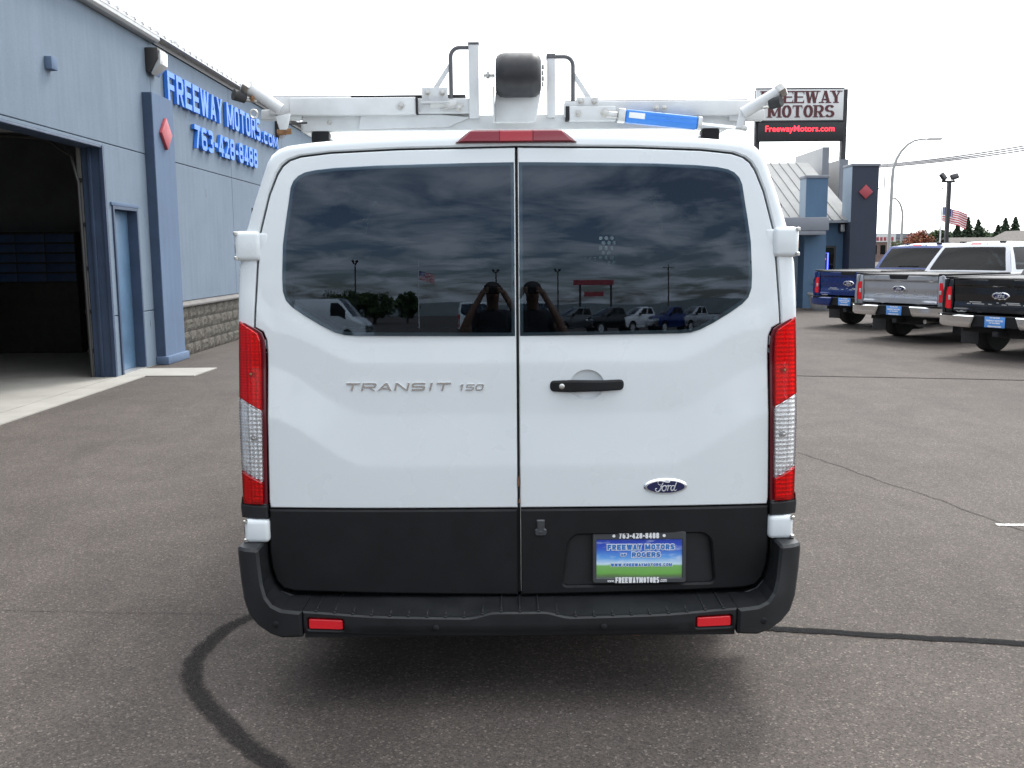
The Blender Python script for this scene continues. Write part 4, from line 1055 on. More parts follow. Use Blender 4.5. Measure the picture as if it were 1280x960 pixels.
# garage door frame, track and raised door
prism('door_jamb', [(XW + .018, OP1 - .055), (XW + .018, OP1), (XW - .05, OP1), (XW - .05, OP1 + .03), (XW - .285, OP1 + .03), (XW - .285, OP1 - .03), (XW - .03, OP1 - .03), (XW - .03, OP1 - .055)], 0.012, OPZ, 'z', M['dark_blue'], shop)
box('door_stop', XW - .20, XW - .15, OP1 - .06, OP1 - .031, .012, OPZ - .02, M['dark_blue'], shop, .004)
box('door_header', XW - .285, XW + .010, 6.0, OP1 - .056, OPZ - .03, OPZ, M['dark_blue'], shop, .004)
tk = tube('door_track', [(XW - .32, OP1 - .05, .02), (XW - .34, OP1 - .05, 2.7), (XW - .42, OP1 - .05, 3.05), (XW - .75, OP1 - .05, 3.3), (XW - 3.0, OP1 - .05, 3.42)], .025, M['lamp_bronze'], shop, 8)
box('track_angle', XW - .36, XW - .30, OP1 - .02, OP1 + .04, .02, 3.3, M['track_grey'], shop)
for z in (.35, .9, 1.5, 2.1, 2.7): box('track_bracket', XW - .37, XW - .29, OP1 - .045, OP1 - .03, z, z + .06, M['dark'], shop)
for k in range(6): box('raised_door_section', XW - .55 - (k + 1) * .54, XW - .55 - k * .54 - .01, 6.1, OP1 - .1, 3.36 + .01 * k, 3.41 + .01 * k, M['gutter'], shop, .004)
# room behind
IN = M['room'] = vary('workshop_wall', (0.13, 0.135, 0.14), 0.9, 0.12, 2)
box('inner_wall', -15, XW - .29, 17.6, 17.8, 0, 4.6, IN, shop); box('inner_wall', -15, XW - .29, 2.8, 3.0, 0, 4.6, IN, shop)
box('inner_wall', -15.2, -15.0, 2.8, 17.8, 0, 4.6, IN, shop); box('inner_ceiling', -15, XW - .29, 3.0, 17.6, 4.55, 4.65, IN, shop)
box('inner_floor', -15, XW - .001, 3.0, 17.6, -.03, .010, M['concrete'], shop)
# staff door
box('door_leaf', XW - .17, XW - .125, D0 + .045, D1 - .045, .03, DZ - .05, M['door_blue'], shop, .003)
dfr = prism('door_frame', [(D0, .012), (D0 + .045, .012), (D0 + .045, DZ - .045), (D1 - .045, DZ - .045), (D1 - .045, .012), (D1, .012), (D1, DZ), (D0, DZ)], XW - .20, XW + .022, 'x', M['dark_blue'], shop)
box('door_frame_trim', XW + .001, XW + .026, D0 - .05, D1 + .05, DZ + .001, DZ + .05, M['stucco_blue'], shop, .004)
tube('door_handle', [(XW - .125, D0 + .12, 1.02), (XW - .07, D0 + .12, 1.02), (XW - .07, D0 + .23, 1.02)], .011, M['steel'], shop, 8)
box('door_threshold', XW - .20, XW + .03, D0 + .046, D1 - .046, .0125, .028, M['alu'], shop)
# pilaster with its red diamond
P0, P1, PX_ = 15.02, 15.92, -5.43
box('pilaster', XW - .04, PX_ - .012, P0 + .004, P1, .0, 4.16, M['stucco_blue'], shop)
box('pilaster_side', XW + .002, PX_ - .0125, P0 - .010, P0 + .0035, .0, 4.158, M['dark_blue'], shop, label='darker blue side of the pilaster')  # thin slab on the near side, a darker blue than the pilaster's face
panel(rect(P0 + .0, P1, .0, 4.163), 'stucco_blue', PX_, dep=.0115, name='pilaster_face', bev=.004)
box('pilaster_foot', XW, PX_ + .05, P0 - .04, P1 + .05, 0, .13, M['stucco_blue'], shop, .015)
prism('red_diamond', [(15.47 - .235, 3.59), (15.47, 3.59 - .245), (15.47 + .235, 3.59), (15.47, 3.59 + .245)], PX_ + .001, PX_ + .05, 'x', M['red_panel'], shop, .006)
# split-face block plinth, course by course
box('block_core', XW - .044, XW - .012, P1 + .001, 36, 0, .84, M['mortar'], shop)
bms = []
rnd = random.Random(5)
for vv_ in range(6):
    bm = bmesh.new(); n = 6; nzv = 4; W, H = .39, .192
    gv = [[bm.verts.new((.038 + (rnd.uniform(.0, .022) if 0 < i < n and 0 < j < nzv else -.006), i * W / n, j * H / nzv)) for j in range(nzv + 1)] for i in range(n + 1)]
    bk = {}
    for i in range(n):
        for j in range(nzv): bm.faces.new((gv[i][j], gv[i + 1][j], gv[i + 1][j + 1], gv[i][j + 1]))
    lp = [gv[i][0] for i in range(n + 1)] + [gv[n][j] for j in range(1, nzv + 1)] + [gv[i][nzv] for i in range(n - 1, -1, -1)] + [gv[0][j] for j in range(nzv - 1, 0, -1)]
    lb = [bm.verts.new((0, v_.co.y, v_.co.z)) for v_ in lp]
    for i in range(len(lp)): bm.faces.new((lp[i - 1], lb[i - 1], lb[i], lp[i]))
    bmesh.ops.recalc_face_normals(bm, faces=bm.faces[:]); me = bpy.data.meshes.new('block'); bm.to_mesh(me); bm.free(); me.materials.append(M['block']); bms.append(me)
for r_ in range(4):
    y = P1 + .006 - (.2 if r_ % 2 else 0)
    while y < 35.6:
        if y >= P1:
            o = bpy.data.objects.new('block', bms[rnd.randrange(6)]); col.objects.link(o); o.parent = shop; o.location = (XW - .012, y, .008 + r_ * .205)
        y += .402
    if r_ % 2:
        o = bpy.data.objects.new('block', bms[rnd.randrange(6)]); col.objects.link(o); o.parent = shop; o.location = (XW - .012, P1 + .006, .008 + r_ * .205); o.scale = (1, .48, 1)
prism('block_cap', [(XW - .01, .838), (XW + .075, .838), (XW + .075, .868), (XW + .055, .885), (XW - .01, .925)], P1 + .003, 36, 'y', M['cap'], shop, .004)
bpy.data.objects['block_cap'].rotation_euler = (0, 0, 0)
# eaves: gutter, then ribbed roof edge
prism('gutter', [(XW - .02, 4.985), (XW + .10, 4.985), (XW + .135, 5.02), (XW + .135, 5.10), (XW + .12, 5.10), (XW + .12, 5.03), (XW - .02, 5.0)], -6, 15.55, 'y', M['gutter'], shop, .003)
box('fascia', XW - .10, XW + .03, 15.56, 36, 4.982, 5.05, M['lamp_bronze'], shop)
prism('roof', [(XW - 5.2, 6.35), (XW + .14, 5.075), (XW + .14, 5.11), (XW - 5.2, 6.385)], -6, 36, 'y', M['roof_metal'], shop)
bm = bmesh.new()
for k in range(136):
    y = -5.9 + k * .305; vs_ = abox(bm, XW - 5.2, XW + .155, y, y + .05, 0, .035)
    for v_ in vs_: v_.co.z += 5.108 + (XW + .14 - v_.co.x) * 1.275 / 5.34
rr_ = bmo('roof_rib', bm, M['roof_metal'], shop); rr_['kind'] = 'stuff'
tube('roof_vent', [(XW - .5, 18.1, 5.2), (XW - .5, 18.1, 5.55)], .06, M['gutter'], shop, 10)
# wall lamps, sensor box, lettering
for y in (15.42, 23.6):
    lp = prism('wall_lamp', [(XW + .002, 4.86), (XW + .002, 4.50), (XW + .07, 4.50), (XW + .20, 4.70), (XW + .20, 4.86)], y - .19, y + .19, 'y', M['lamp_bronze'], shop, .012)
    prism('lamp_glass', [(XW + .075, 4.503), (XW + .078, 4.46), (XW + .225, 4.62), (XW + .235, 4.82), (XW + .203, 4.83), (XW + .203, 4.70)], y - .16, y + .16, 'y', M['lamp_glass'], lp, .01)
box('sensor_box', XW + .001, XW + .09, 11.93, 12.09, 3.93, 4.08, M['stucco_blue'], shop, .008)
def wall_word(text, y0, y1, z0, h, t, gap, bw):
    word(text, h, t, .06, M['letter_blue'], shop, frame((XW + .012, y0, z0), (0, 1, 0), (0, 0, 1), (1, 0, 0)), gap, base_w=bw, name='wall_letter', fit=y1 - y0, e=3.6, space=.42)
wall_word('FREEWAY MOTORS', 15.98, 21.75, 4.19, .465, .088, .07, .72)
wall_word('.COM', 21.82, 23.35, 4.19, .27, .065, .05, .9)
wall_word('763-428-8488', 17.22, 21.42, 3.575, .40, .080, .055, .66)
# a few hairline weep stains are carried by the stucco; small anchor cracks by thin dark slits
for y, z, h in ((17.0, 4.05, .10), (17.9, 2.75, .16), (14.82, .62, .10)):
    sheet('wall_crack', roundc([(y, z), (y + .02, z + .01), (y + .012, z + h), (y + .004, z + h * .9)], .004), wall_s(XW + .002), M['lamp_bronze'], shop, sp=.05, depth=.004, bev=.001)

# things standing in the workshop
M['bin_blue'] = vary('bin_blue', (0.03, 0.06, 0.14), 0.5, 0.2, 6); M['bench'] = vary('bench_dark', (0.028, 0.025, 0.022), 0.7, 0.2, 5)
def drawer_cabinet(x, y, w, z0, rows, cols, label):
    e = empty('drawer_cabinet', (x, y, 0), 0, label, 'cabinet', 'blue drawer cabinets in the workshop')
    box('carcass', 0, w, .02, .5, z0, z0 + rows * .17 + .03, M['bench'], e, .005); box('carcass', 0, w, .02, .5, .012, z0 - .003, M['bench'], e, .005)
    me = None
    for r_ in range(rows):
        for c in range(cols):
            if me is None:
                o = box('drawer', 0, w / cols - .02, -.02, .0, 0, .135, M['bin_blue'], e, .004); me = o.data
            else: o = bpy.data.objects.new('drawer', me); col.objects.link(o); o.parent = e
            o.location = (c * w / cols + .01, .018, z0 + .02 + r_ * .17)
    return e
drawer_cabinet(-9.15, 16.9, 1.55, 1.25, 5, 3, 'dark blue drawer cabinet inside the workshop nearest the door jamb')
drawer_cabinet(-11.0, 16.9, 1.75, 1.2, 4, 3, 'lower dark blue drawer cabinet deeper inside the workshop')
bn = empty('waste_bin', (-9.0, 15.9, .012), .3, 'dark wheeled waste bin just inside the workshop door', 'bin')
prism('bin_body', [(-.26, .12), (.26, .12), (.31, .95), (-.31, .95)], -.28, .28, 'y', M['bench'], bn, .02); box('bin_lid', -.33, .33, -.31, .31, .952, 1.0, M['bench'], bn, .015)
for sx in (-.2, .2): lathe('bin_wheel', [(.02, -.03), (.10, -.03), (.10, .03), (.02, .03)], M['rubber'], bn, 16, frame((sx, -.27, .10), (0, 1, 0), (0, 0, 1), (1, 0, 0)))

# ------------------------------------------------------------------ showroom building at the back
show = empty('showroom_building', (0, 0, 0), 0, 'blue grey showroom with a ribbed metal roof and tall pillars behind the pickups', 'building')
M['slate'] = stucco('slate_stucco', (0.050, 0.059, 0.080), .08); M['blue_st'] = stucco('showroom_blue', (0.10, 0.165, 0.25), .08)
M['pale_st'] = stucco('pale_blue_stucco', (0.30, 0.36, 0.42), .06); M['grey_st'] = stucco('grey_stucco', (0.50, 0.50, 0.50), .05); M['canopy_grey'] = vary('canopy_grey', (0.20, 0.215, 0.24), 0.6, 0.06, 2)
M['bright_roof'] = vary('bright_roof_metal', (0.255, 0.255, 0.25), 0.85, 0.06, 1.5, spec=0.15)
box('wall', 1.5, 10.2, 29.62, 38.5, 0, 2.62, M['pale_st'], show)
box('wall_base', 9.42, 10.13, 29.58, 29.615, 0, 2.56, M['blue_st'], show)
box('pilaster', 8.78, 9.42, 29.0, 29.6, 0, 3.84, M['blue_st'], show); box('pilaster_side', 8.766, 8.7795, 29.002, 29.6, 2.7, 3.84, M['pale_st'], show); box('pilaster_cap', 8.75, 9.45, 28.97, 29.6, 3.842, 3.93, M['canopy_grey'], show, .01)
box('pilaster', 5.2, 5.9, 29.0, 29.6, 0, 3.84, M['blue_st'], show)
box('canopy', 3.4, 9.28, 28.35, 28.99, 2.30, 2.68, M['canopy_grey'], show, .01); box('canopy_soffit', 3.5, 9.2, 28.37, 28.98, 2.17, 2.298, M['canopy_grey'], show, .01)
box('entrance_glass', 6.0, 8.5, 29.56, 29.61, .05, 2.15, M['glass_dark'], show); 
for x in (6.0, 6.8, 7.6, 8.42): box('entrance_mullion', x, x + .08, 29.50, 29.555, 0, 2.2, M['lamp_bronze'], show)
wf = prism('window_frame', [(9.46, .9), (9.90, .9), (9.90, 1.86), (9.46, 1.86)], 29.53, 29.578, 'y', M['lamp_bronze'], show)
box('window_pane', 9.50, 9.84, 29.515, 29.528, .95, 1.80, M['glass_dark'], wf)
M['neon_blue'] = mat('neon_blue', (0.05, 0.08, 0.5), 0.4, emit=(0.10, 0.16, 1.0), es=1.6); M['neon_red'] = mat('neon_red', (0.4, 0.05, 0.05), 0.4, emit=(1.0, 0.25, 0.25), es=0.6)
ns = prism('neon_sign', [(9.44, 1.05), (9.67, 1.05), (9.67, 1.66), (9.44, 1.66)], 29.49, 29.51, 'y', M['lamp_bronze'], show, label='blue framed neon sign hanging in the window')
tube('neon_tube', [(9.46, 29.48, 1.07), (9.65, 29.48, 1.07), (9.65, 29.48, 1.64), (9.46, 29.48, 1.64), (9.46, 29.48, 1.07)], .022, M['neon_blue'], ns, 8)
for k, c in enumerate('OPEN'): 
    if c == 'P': continue
tube('neon_letter', [(9.52, 29.48, 1.16), (9.56, 29.48, 1.26), (9.52, 29.48, 1.36), (9.58, 29.48, 1.46), (9.53, 29.48, 1.56)], .016, M['neon_red'], ns, 6)
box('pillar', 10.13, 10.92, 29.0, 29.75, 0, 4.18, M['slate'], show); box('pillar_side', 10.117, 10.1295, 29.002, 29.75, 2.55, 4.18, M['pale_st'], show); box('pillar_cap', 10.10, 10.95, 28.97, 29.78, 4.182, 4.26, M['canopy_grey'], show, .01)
prism('red_diamond', [(10.54 - .21, 3.43), (10.54, 3.43 - .21), (10.54 + .21, 3.43), (10.54, 3.43 + .21)], 28.95, 28.998, 'y', M['red_panel'], show, .005)
wl_ = box('wall_lamp', 9.96, 10.11, 29.42, 29.575, 2.26, 2.54, M['lamp_bronze'], show, .01); box('lamp_glass', 9.98, 10.10, 29.38, 29.418, 2.28, 2.50, M['lamp_glass'], wl_, .01)
rfv = [(1.2, 29.2, 2.58), (10.10, 29.2, 2.58), (10.10, 29.76, 2.90), (10.42, 29.76, 2.90), (10.42, 34.2, 4.74), (1.2, 34.2, 4.74)]
prism('roof', [(29.25, 2.56), (34.2, 4.70), (38.9, 2.5), (38.9, 2.54), (34.2, 4.76), (29.25, 2.62)], 1.2, 10.115, 'x', M['bright_roof'], show)
prism('roof', [(29.80, 2.80), (34.2, 4.70), (38.9, 2.5), (38.9, 2.54), (34.2, 4.76), (29.80, 2.86)], 10.116, 10.40, 'x', M['bright_roof'], show)
bm = bmesh.new()
for k in range(31):
    x = 1.25 + k * .30
    if x > 10.08: continue
    vs_ = abox(bm, x, x + .045, 29.24, 34.15, 0, .035)
    for v_ in vs_: v_.co.z += 2.619 + (v_.co.y - 29.25) * 2.14 / 4.95
rr_ = bmo('roof_rib', bm, M['bright_roof'], show); rr_['kind'] = 'stuff'
box('eave_trim', 1.3, 10.11, 29.20, 29.245, 2.54, 2.60, M['canopy_grey'], show)
for x0, x1, z1 in ((10.83, 11.03, 5.26), (11.44, 11.70, 4.84)):
    box('parapet', x0, x1, 34.05, 37.3, 0, z1, M['grey_st'], show); box('parapet_end', x0 - .004, x1 + .02, 34.0, 34.047, 0, z1 + .01, M['canopy_grey'], show)
tube('meter_bracket', [(10.93, 29.4, 3.55), (11.25, 29.4, 3.55), (11.25, 29.4, 3.9)], .02, M['canopy_grey'], show, 6)

# planter beside the entrance pilaster
M['pot'] = vary('pot_concrete', (0.30, 0.30, 0.29), 0.9, 0.1, 5); M['leaf_dark'] = vary('leaf_dark', (0.045, 0.075, 0.03), 0.6, 0.4, 3)
pl = empty('planter', (9.05, 27.9, 0), 0, 'grey planter with spiky leaves behind the blue pickup', 'planter')
lathe('pot', [(.30, 0), (.36, .10), (.42, .42), (.46, .45), (.46, .50), (.38, .50), (.36, .40)], M['pot'], pl, 20)
def blades(name, n, h, spread, w, material, parent, z0, seed):
    rn = random.Random(seed); vs_, fs = [], []
    for i in range(n):
        a = rn.uniform(0, 6.28); l = h * rn.uniform(.6, 1.05); s = spread * rn.uniform(.3, 1.1); px, py = math.cos(a), math.sin(a); b0 = len(vs_)
        r0 = rn.uniform(0, .15)
        for k in range(5):
            q = k / 4; ww = w * (1 - q * .9); x = r0 * px + px * s * q ** 1.4; y = r0 * py + py * s * q ** 1.4; z = z0 + l * (q - .35 * q * q * (s / spread))
            vs_ += [(x - py * ww, y + px * ww, z), (x + py * ww, y - px * ww, z)]
            if k: fs.append((b0 + 2 * k - 2, b0 + 2 * k - 1, b0 + 2 * k + 1, b0 + 2 * k))
    o = mesh(name, vs_, fs, material, parent); o['kind'] = 'stuff'; return o
blades('foliage', 150, .75, .55, .022, M['leaf_dark'], pl, .42, 3)

# ------------------------------------------------------------------ pickups
M['pick_silver'] = paint_mat('silver_paint', (0.42, 0.43, 0.45), 0.30, 0.55, .04, 0); M['pick_blue'] = paint_mat('blue_paint', (0.008, 0.030, 0.15), 0.25, 0.3, .04, 0); M['pick_black'] = paint_mat('black_paint', (0.006, 0.006, 0.007), 0.2, 0, .04, 0)
M['pick_white'] = paint_mat('pickup_white_paint', (0.75, 0.76, 0.77), 0.28); M['pick_grey'] = paint_mat('grey_paint', (0.10, 0.105, 0.11), 0.28, 0.4)
M['tonneau'] = vary('tonneau_vinyl', (0.03, 0.031, 0.033), 0.6, 0.2, 10); M['plate_flat'] = mat('plate_blue_print', (0.10, 0.30, 0.72), 0.4)
M['seat_grey'] = mat('seat_grey', (0.09, 0.095, 0.095), 0.8)
PAINT = M['pick_silver']
pk = empty('pickup_truck', (0, 0, 0), 0)
def sx_(side):
    def f(u, v, d):
        w = 1.0 - .05 * ss(1.0, 1.27, v) - .035 * ss(.75, .45, v) - .05 * ss(4.9, 5.7, u) ** 2 - .012 * ss(.35, .0, u)
        w += .012 * ss(.70, .78, v) * (1 - ss(.86, .98, v))
        return (side * (w - d), u, v)
    return f
def arch_pts(c, r_, z0, n=14):
    a0 = math.asin(max(-1, min(1, (z0 - .40) / r_))); return [(c + r_ * math.cos(math.pi - a0 - (math.pi - 2 * a0) * i / n), .40 + r_ * math.sin(math.pi - a0 - (math.pi - 2 * a0) * i / n)) for i in range(n + 1)]
BED = [(.0, .62), (.06, .56)] + arch_pts(1.2, .49, .54) + [(1.93, .50), (1.93, 1.265), (.0, 1.245)]
CABS = [(1.95, .42), (4.18, .42), (4.18, 1.27), (1.95, 1.265)]
FEN = [(4.20, .42)] + arch_pts(4.83, .49, .46) + [(5.45, .46), (5.62, .60), (5.66, .95), (5.55, 1.10), (4.20, 1.23)]
for sd in (-1, 1):
    for nm, pl_, dp in (('bed_side', BED, .06), ('cab_door', CABS, .05), ('front_fender', FEN, .06)):
        sheet(nm, roundc(ccw(pl_), .012, 2), sx_(sd), PAINT, pk, sp=.12, depth=dp, bev=.012, flip=sd < 0)
    arc_ = arch_pts(1.2, .49, .54); sheet('arch_liner', arc_, lambda u, v, d, sd=sd: (sd * (.93 - d), u, v), M['dark'], pk, sp=.3, depth=.3, flip=sd < 0, grid=False)
    box('cab_door_handle', min(sd * .985, sd * 1.01), max(sd * .985, sd * 1.01), 2.35, 2.55, 1.10, 1.14, PAINT, pk, .008)
    box('mirror', min(sd * .98, sd * 1.22), max(sd * .98, sd * 1.22), 3.95, 4.08, 1.22, 1.42, M['black_plastic'], pk, .03)
# tailgate: skin with a shallow raised upper field
def tg_s(x, z, d):
    return (x, .006 - .022 * ss(1.115, 1.145, z) * 1.0 - .016 * ss(.78, .74, z) * ss(.45, .6, abs(x)) + .012 * ss(1.0, .9, z) * ss(.80, .88, z) + .02 * (x / .8) ** 4 + d, z)
tg = sheet('tailgate', roundc([(-.80, .715), (.80, .715), (.80, 1.235), (-.80, 1.235)], .015), tg_s, PAINT, pk, sp=.03, depth=.06, bev=.01)
box('tailgate_top_trim', -.81, .81, -.012, .07, 1.237, 1.252, M['black_plastic'], tg, .006)
sheet('tailgate_grip', roundc([(-.18, 1.165), (.18, 1.165), (.21, 1.236), (-.21, 1.236)], .01), lambda x, z, d: (x, tg_s(x, z, 0)[1] - .004 + d, z), M['black_plastic'], tg, sp=.05, depth=.01)
ob = sheet('oval_badge', ell(0, .985, .145, .06, 32), lambda x, z, d: (x, tg_s(x, z, 0)[1] - .014 + d, z), M['chrome'], tg, sp=.05, depth=.014, bev=.008)
sheet('badge_field', ell(0, .985, .118, .042, 32), lambda x, z, d: (x, tg_s(x, z, 0)[1] - .0165 + d, z), M['badge_blue'], ob, sp=.05, depth=.003, bev=.001)
script(ob, 0, .987, .055, M['script_silver'], .017, lambda x, z: tg_s(x, z, 0)[1])
for x0, x1, z in ((-.52, -.32, .872), (-.56, -.50, .845), (-.47, -.27, .845), (-.20, -.14, .845), (-.07, -.03, .87), (.08, .30, .872), (.02, .10, .842), (.12, .32, .85), (.40, .52, .872), (.36, .62, .842)):
    box('pressed_mark', x0, x1, tg_s(0, z, 0)[1] - .004, tg_s(0, z, 0)[1] + .01, z, z + .013, M['alu'], tg, .002)
for sd in (-1, 1): box('bed_corner', min(sd * .812, sd * .975), max(sd * .812, sd * .975), .012, .12, .62, 1.236, PAINT, pk, .012)
box('tonneau_cover', -.84, .84, .09, 1.92, 1.235, 1.262, M['tonneau'], pk, .01)
for sd in (-1, 1): box('bed_rail', min(sd * .80, sd * .965), max(sd * .80, sd * .965), .02, 1.93, 1.24, 1.275, M['black_plastic'], pk, .01)
# lamps wrap from the tail round the corner
for sd in (-1, 1):
    bm = bmesh.new()
    P_ = [[(.835, .002, .76), (.835, .002, 1.11)], [(.965, .006, .76), (.965, .006, 1.11)], [(.998, .03, .76), (.992, .03, 1.11)], [(1.016, .13, .76), (1.006, .30, 1.11)], [(.95, .13, .76), (.95, .30, 1.11)], [(.835, .05, .76), (.835, .05, 1.11)]]
    A = [bm.verts.new((sd * a[0], a[1], a[2])) for a, _ in P_]; B = [bm.verts.new((sd * b[0], b[1], b[2])) for _, b in P_]
    bm.faces.new(A); bm.faces.new(B)
    for i in range(6): bm.faces.new((A[i], A[(i + 1) % 6], B[(i + 1) % 6], B[i]))
    bmesh.ops.recalc_face_normals(bm, faces=bm.faces[:]); bmesh.ops.bevel(bm, geom=bm.edges[:], offset=.008, segments=2, affect='EDGES')
    tl = bmo('tail_light', bm, M['reflector_red'], pk, 40)
    bm = bmesh.new(); abox(bm, min(sd * .845, sd * .885), max(sd * .845, sd * .885), -.004, .006, .90, .975, .003); bmo('reversing_lens', bm, M['lamp_glass'], tl, 40)
    prism('dark_core', [(.035, .80), (.11, .80), (.23, 1.06), (.035, 1.06)], min(sd * 1.000, sd * 1.0145), max(sd * 1.000, sd * 1.0145), 'x', M['lens_dark_red'], tl)
# bumper: two bright ends and a dark centre with the plate
def pb_s(x, z, d): return (x, -.15 + .11 * (abs(x) / 1.0) ** 4 + .03 * ss(.53, .47, z) + d, z)
for sd in (-1, 1):
    sheet('bumper_end', (mirror if sd < 0 else ccw)(roundc(ccw([(.40, .485), (.96, .49), (1.005, .53), (1.0, .675), (.33, .675)]), .02)), pb_s, M['chrome'], pk, sp=.05, depth=.16, bev=.015)
    box('bumper_tread', min(sd * .42, sd * .97), max(sd * .42, sd * .97), -.12, .02, .676, .692, M['black_plastic'], pk, .005)
    sheet('mud_flap', roundc([(sd * .88 - .16, .16), (sd * .88 + .16, .16), (sd * .88 + .16, .52), (sd * .88 - .16, .52)], .02), lambda x, z, d: (x, .62 + d, z), M['rubber'], pk, sp=.2, depth=.02, grid=False)
sheet('bumper_centre', ccw([(-.40, .50), (.40, .50), (.335, .68), (-.335, .68)]), lambda x, z, d: (x, -.105 + d, z), M['black_plastic'], pk, sp=.1, depth=.14, bev=.01)
np_ = box('number_plate', -.165, .165, -.118, -.108, .505, .67, M['plate_flat'], pk, .003)
mp = frame((0, -.119, 0), (1, 0, 0), (0, 0, 1), (0, -1, 0))
print_text('plate_print', '763-428-8488', .024, M['print_white'], np_, mp @ Matrix.Translation((0, .657, 0)), .17, .05)
print_text('plate_print', 'FREEWAY MOTORS', .028, M['print_white'], np_, mp @ Matrix.Translation((0, .61, 0)), .27, .05)
print_text('plate_print', 'OF ROGERS', .022, M['print_white'], np_, mp @ Matrix.Translation((0, .575, 0)), .18, .05)
print_text('plate_print', 'FREEWAYMOTORS', .026, M['print_white'], np_, mp @ Matrix.Translation((0, .523, 0)), .22, .05)
box('hitch_receiver', -.045, .045, -.09, .2, .36, .44, M['dark'], pk, .005); tube('exhaust', [(.55, .05, .40), (.60, .9, .42)], .04, M['steel'], pk, 10)
box('underbody', -.70, .70, .15, 5.3, .40, .62, M['dark'], pk); tube('rear_axle', [(-.8, 1.2, .40), (.8, 1.2, .40)], .06, M['dark'], pk, 10)
lathe('spare_wheel', [(.10, -.1), (.36, -.1), (.38, 0), (.36, .1), (.1, .1)], M['rubber'], pk, 20, Matrix.Translation((0, .62, .42)))
for y in (1.2, 4.83):
    for sd in (-1, 1): wheel(pk, sd * .86, y, .40, .27, 'wheel', 'alu')
# cab: pillars and roof as one shell with openings, panes set in
cab_b = [(-.93, 2.0), (.93, 2.0), (.93, 4.62), (-.93, 4.62)]; cab_t = [(-.70, 2.27), (.70, 2.27), (.66, 3.55), (-.66, 3.55)]
ZB, ZT = 1.262, 1.79
def quad(i):
    j = (i + 1) % 4; return [Vector((*cab_b[i], ZB)), Vector((*cab_b[j], ZB)), Vector((*cab_t[j], ZT)), Vector((*cab_t[i], ZT))]
def qsurf(q, off=0.0):
    n = (q[1] - q[0]).cross(q[3] - q[0]).normalized()
    bul = .035
    def f(u, v, d):
        a = q[0].lerp(q[1], u); b = q[3].lerp(q[2], u); p = a.lerp(b, v) + n * (bul * (1 - (2 * u - 1) ** 2) * .6 + bul * .4 * (1 - (2 * v - 1) ** 2)); return p - n * (d + off)
    return f
def uvr(a, b, c, d, r_=.03): return roundc([(a, c), (b, c), (b, d), (a, d)], r_, 4)
# rear wall, windscreen, sides (u across, v up)
def glaze(i, openings, nm):
    q = quad(i)
    pil = sheet('cab_pillars', rect(0, 1, 0, 1), qsurf(q), PAINT, pk, holes=[uvr(*o) for o in openings], sp=.12, depth=.05, bev=.004)
    for o in openings:
        sheet(nm, uvr(o[0] - .008, o[1] + .008, o[2] - .01, o[3] + .01), qsurf(q, .004), M['glass_dark'] if nm != 'windshield' else M['glass_clear'], pk, sp=.12, depth=.006, bev=.001)
glaze(0, [(.055, .945, .06, .90)], 'rear_window'); glaze(1, [(.06, .40, .10, .90), (.44, .78, .10, .90)], 'side_window'); glaze(2, [(.06, .94, .05, .95)], 'windshield'); glaze(3, [(.22, .56, .10, .90), (.60, .94, .10, .90)], 'side_window')
bm = bmesh.new(); nx_, ny_ = 12, 10; gv = []
for i in range(nx_ + 1):
    u = i / nx_ * 2 - 1; gv.append([])
    for j in range(ny_ + 1):
        v_ = j / ny_; w_ = .70 + (.66 - .70) * v_; y = 2.27 + 1.28 * v_
        h_ = .075 * (1 - abs(u) ** 3.5) * (1 - abs(2 * v_ - 1) ** 3.2 * .92)
        gv[i].append(bm.verts.new((u * w_ * 1.0, y, ZT - .003 + h_)))
for i in range(nx_):
    for j in range(ny_): bm.faces.new((gv[i][j], gv[i + 1][j], gv[i + 1][j + 1], gv[i][j + 1]))
bmo('cab_roof', bm, PAINT, pk, 60)
hb = sheet('high_brake_light', roundc([(-.10, 1.79), (.10, 1.79), (.10, 1.83), (-.10, 1.83)], .008), lambda x, z, d: (x, 2.262 + (z - 1.79) * .9 + d, z), M['reflector_red'], pk, sp=.1, depth=.05)
for sd in (-1, 1): sheet('cargo_lamp', roundc([(sd * .165 - .06, 1.792), (sd * .165 + .06, 1.792), (sd * .165 + .06, 1.828), (sd * .165 - .06, 1.828)], .006), lambda x, z, d: (x, 2.263 + (z - 1.79) * .9 + d, z), M['lamp_glass'], pk, sp=.1, depth=.05)
for x in (-.42, .42): box('roof_clip', x - .05, x + .05, 2.45, 2.55, 1.835, 1.862, M['black_plastic'], pk, .01)
for x in (-.42, .42):
    box('seat', x - .24, x + .24, 3.1, 3.22, 1.0, 1.40, M['seat_grey'], pk, .05); box('headrest', x - .13, x + .13, 3.1, 3.2, 1.44, 1.62, M['seat_grey'], pk, .04)
box('rear_bench', -.75, .75, 2.25, 2.4, .9, 1.36, M['seat_grey'], pk, .05)
box('cab_floor', -.92, .92, 2.0, 4.4, .62, .68, M['dark'], pk); box('cab_back', -.93, .93, 1.955, 1.99, .6, 1.262, PAINT, pk, .005)
prism('hood', [(4.25, 1.05), (5.60, .95), (5.60, 1.06), (5.2, 1.20), (4.62, 1.262), (4.25, 1.262)], -.90, .90, 'x', PAINT, pk, .02)
prism('front_end', [(5.50, .45), (5.66, .50), (5.68, .95), (5.58, 1.05), (5.50, 1.05)], -.93, .93, 'x', M['chrome'], pk, .02)
def recolor(root, new, chrome_to=None, tint=None):
    for o in [root] + list(root.children_recursive):
        for s in getattr(o, 'material_slots', []):
            if s.material is PAINT and new is not PAINT: s.link = 'OBJECT'; s.material = new
            if chrome_to and o.name.startswith('bumper_end'): s.link = 'OBJECT'; s.material = chrome_to
PSI = R(59)
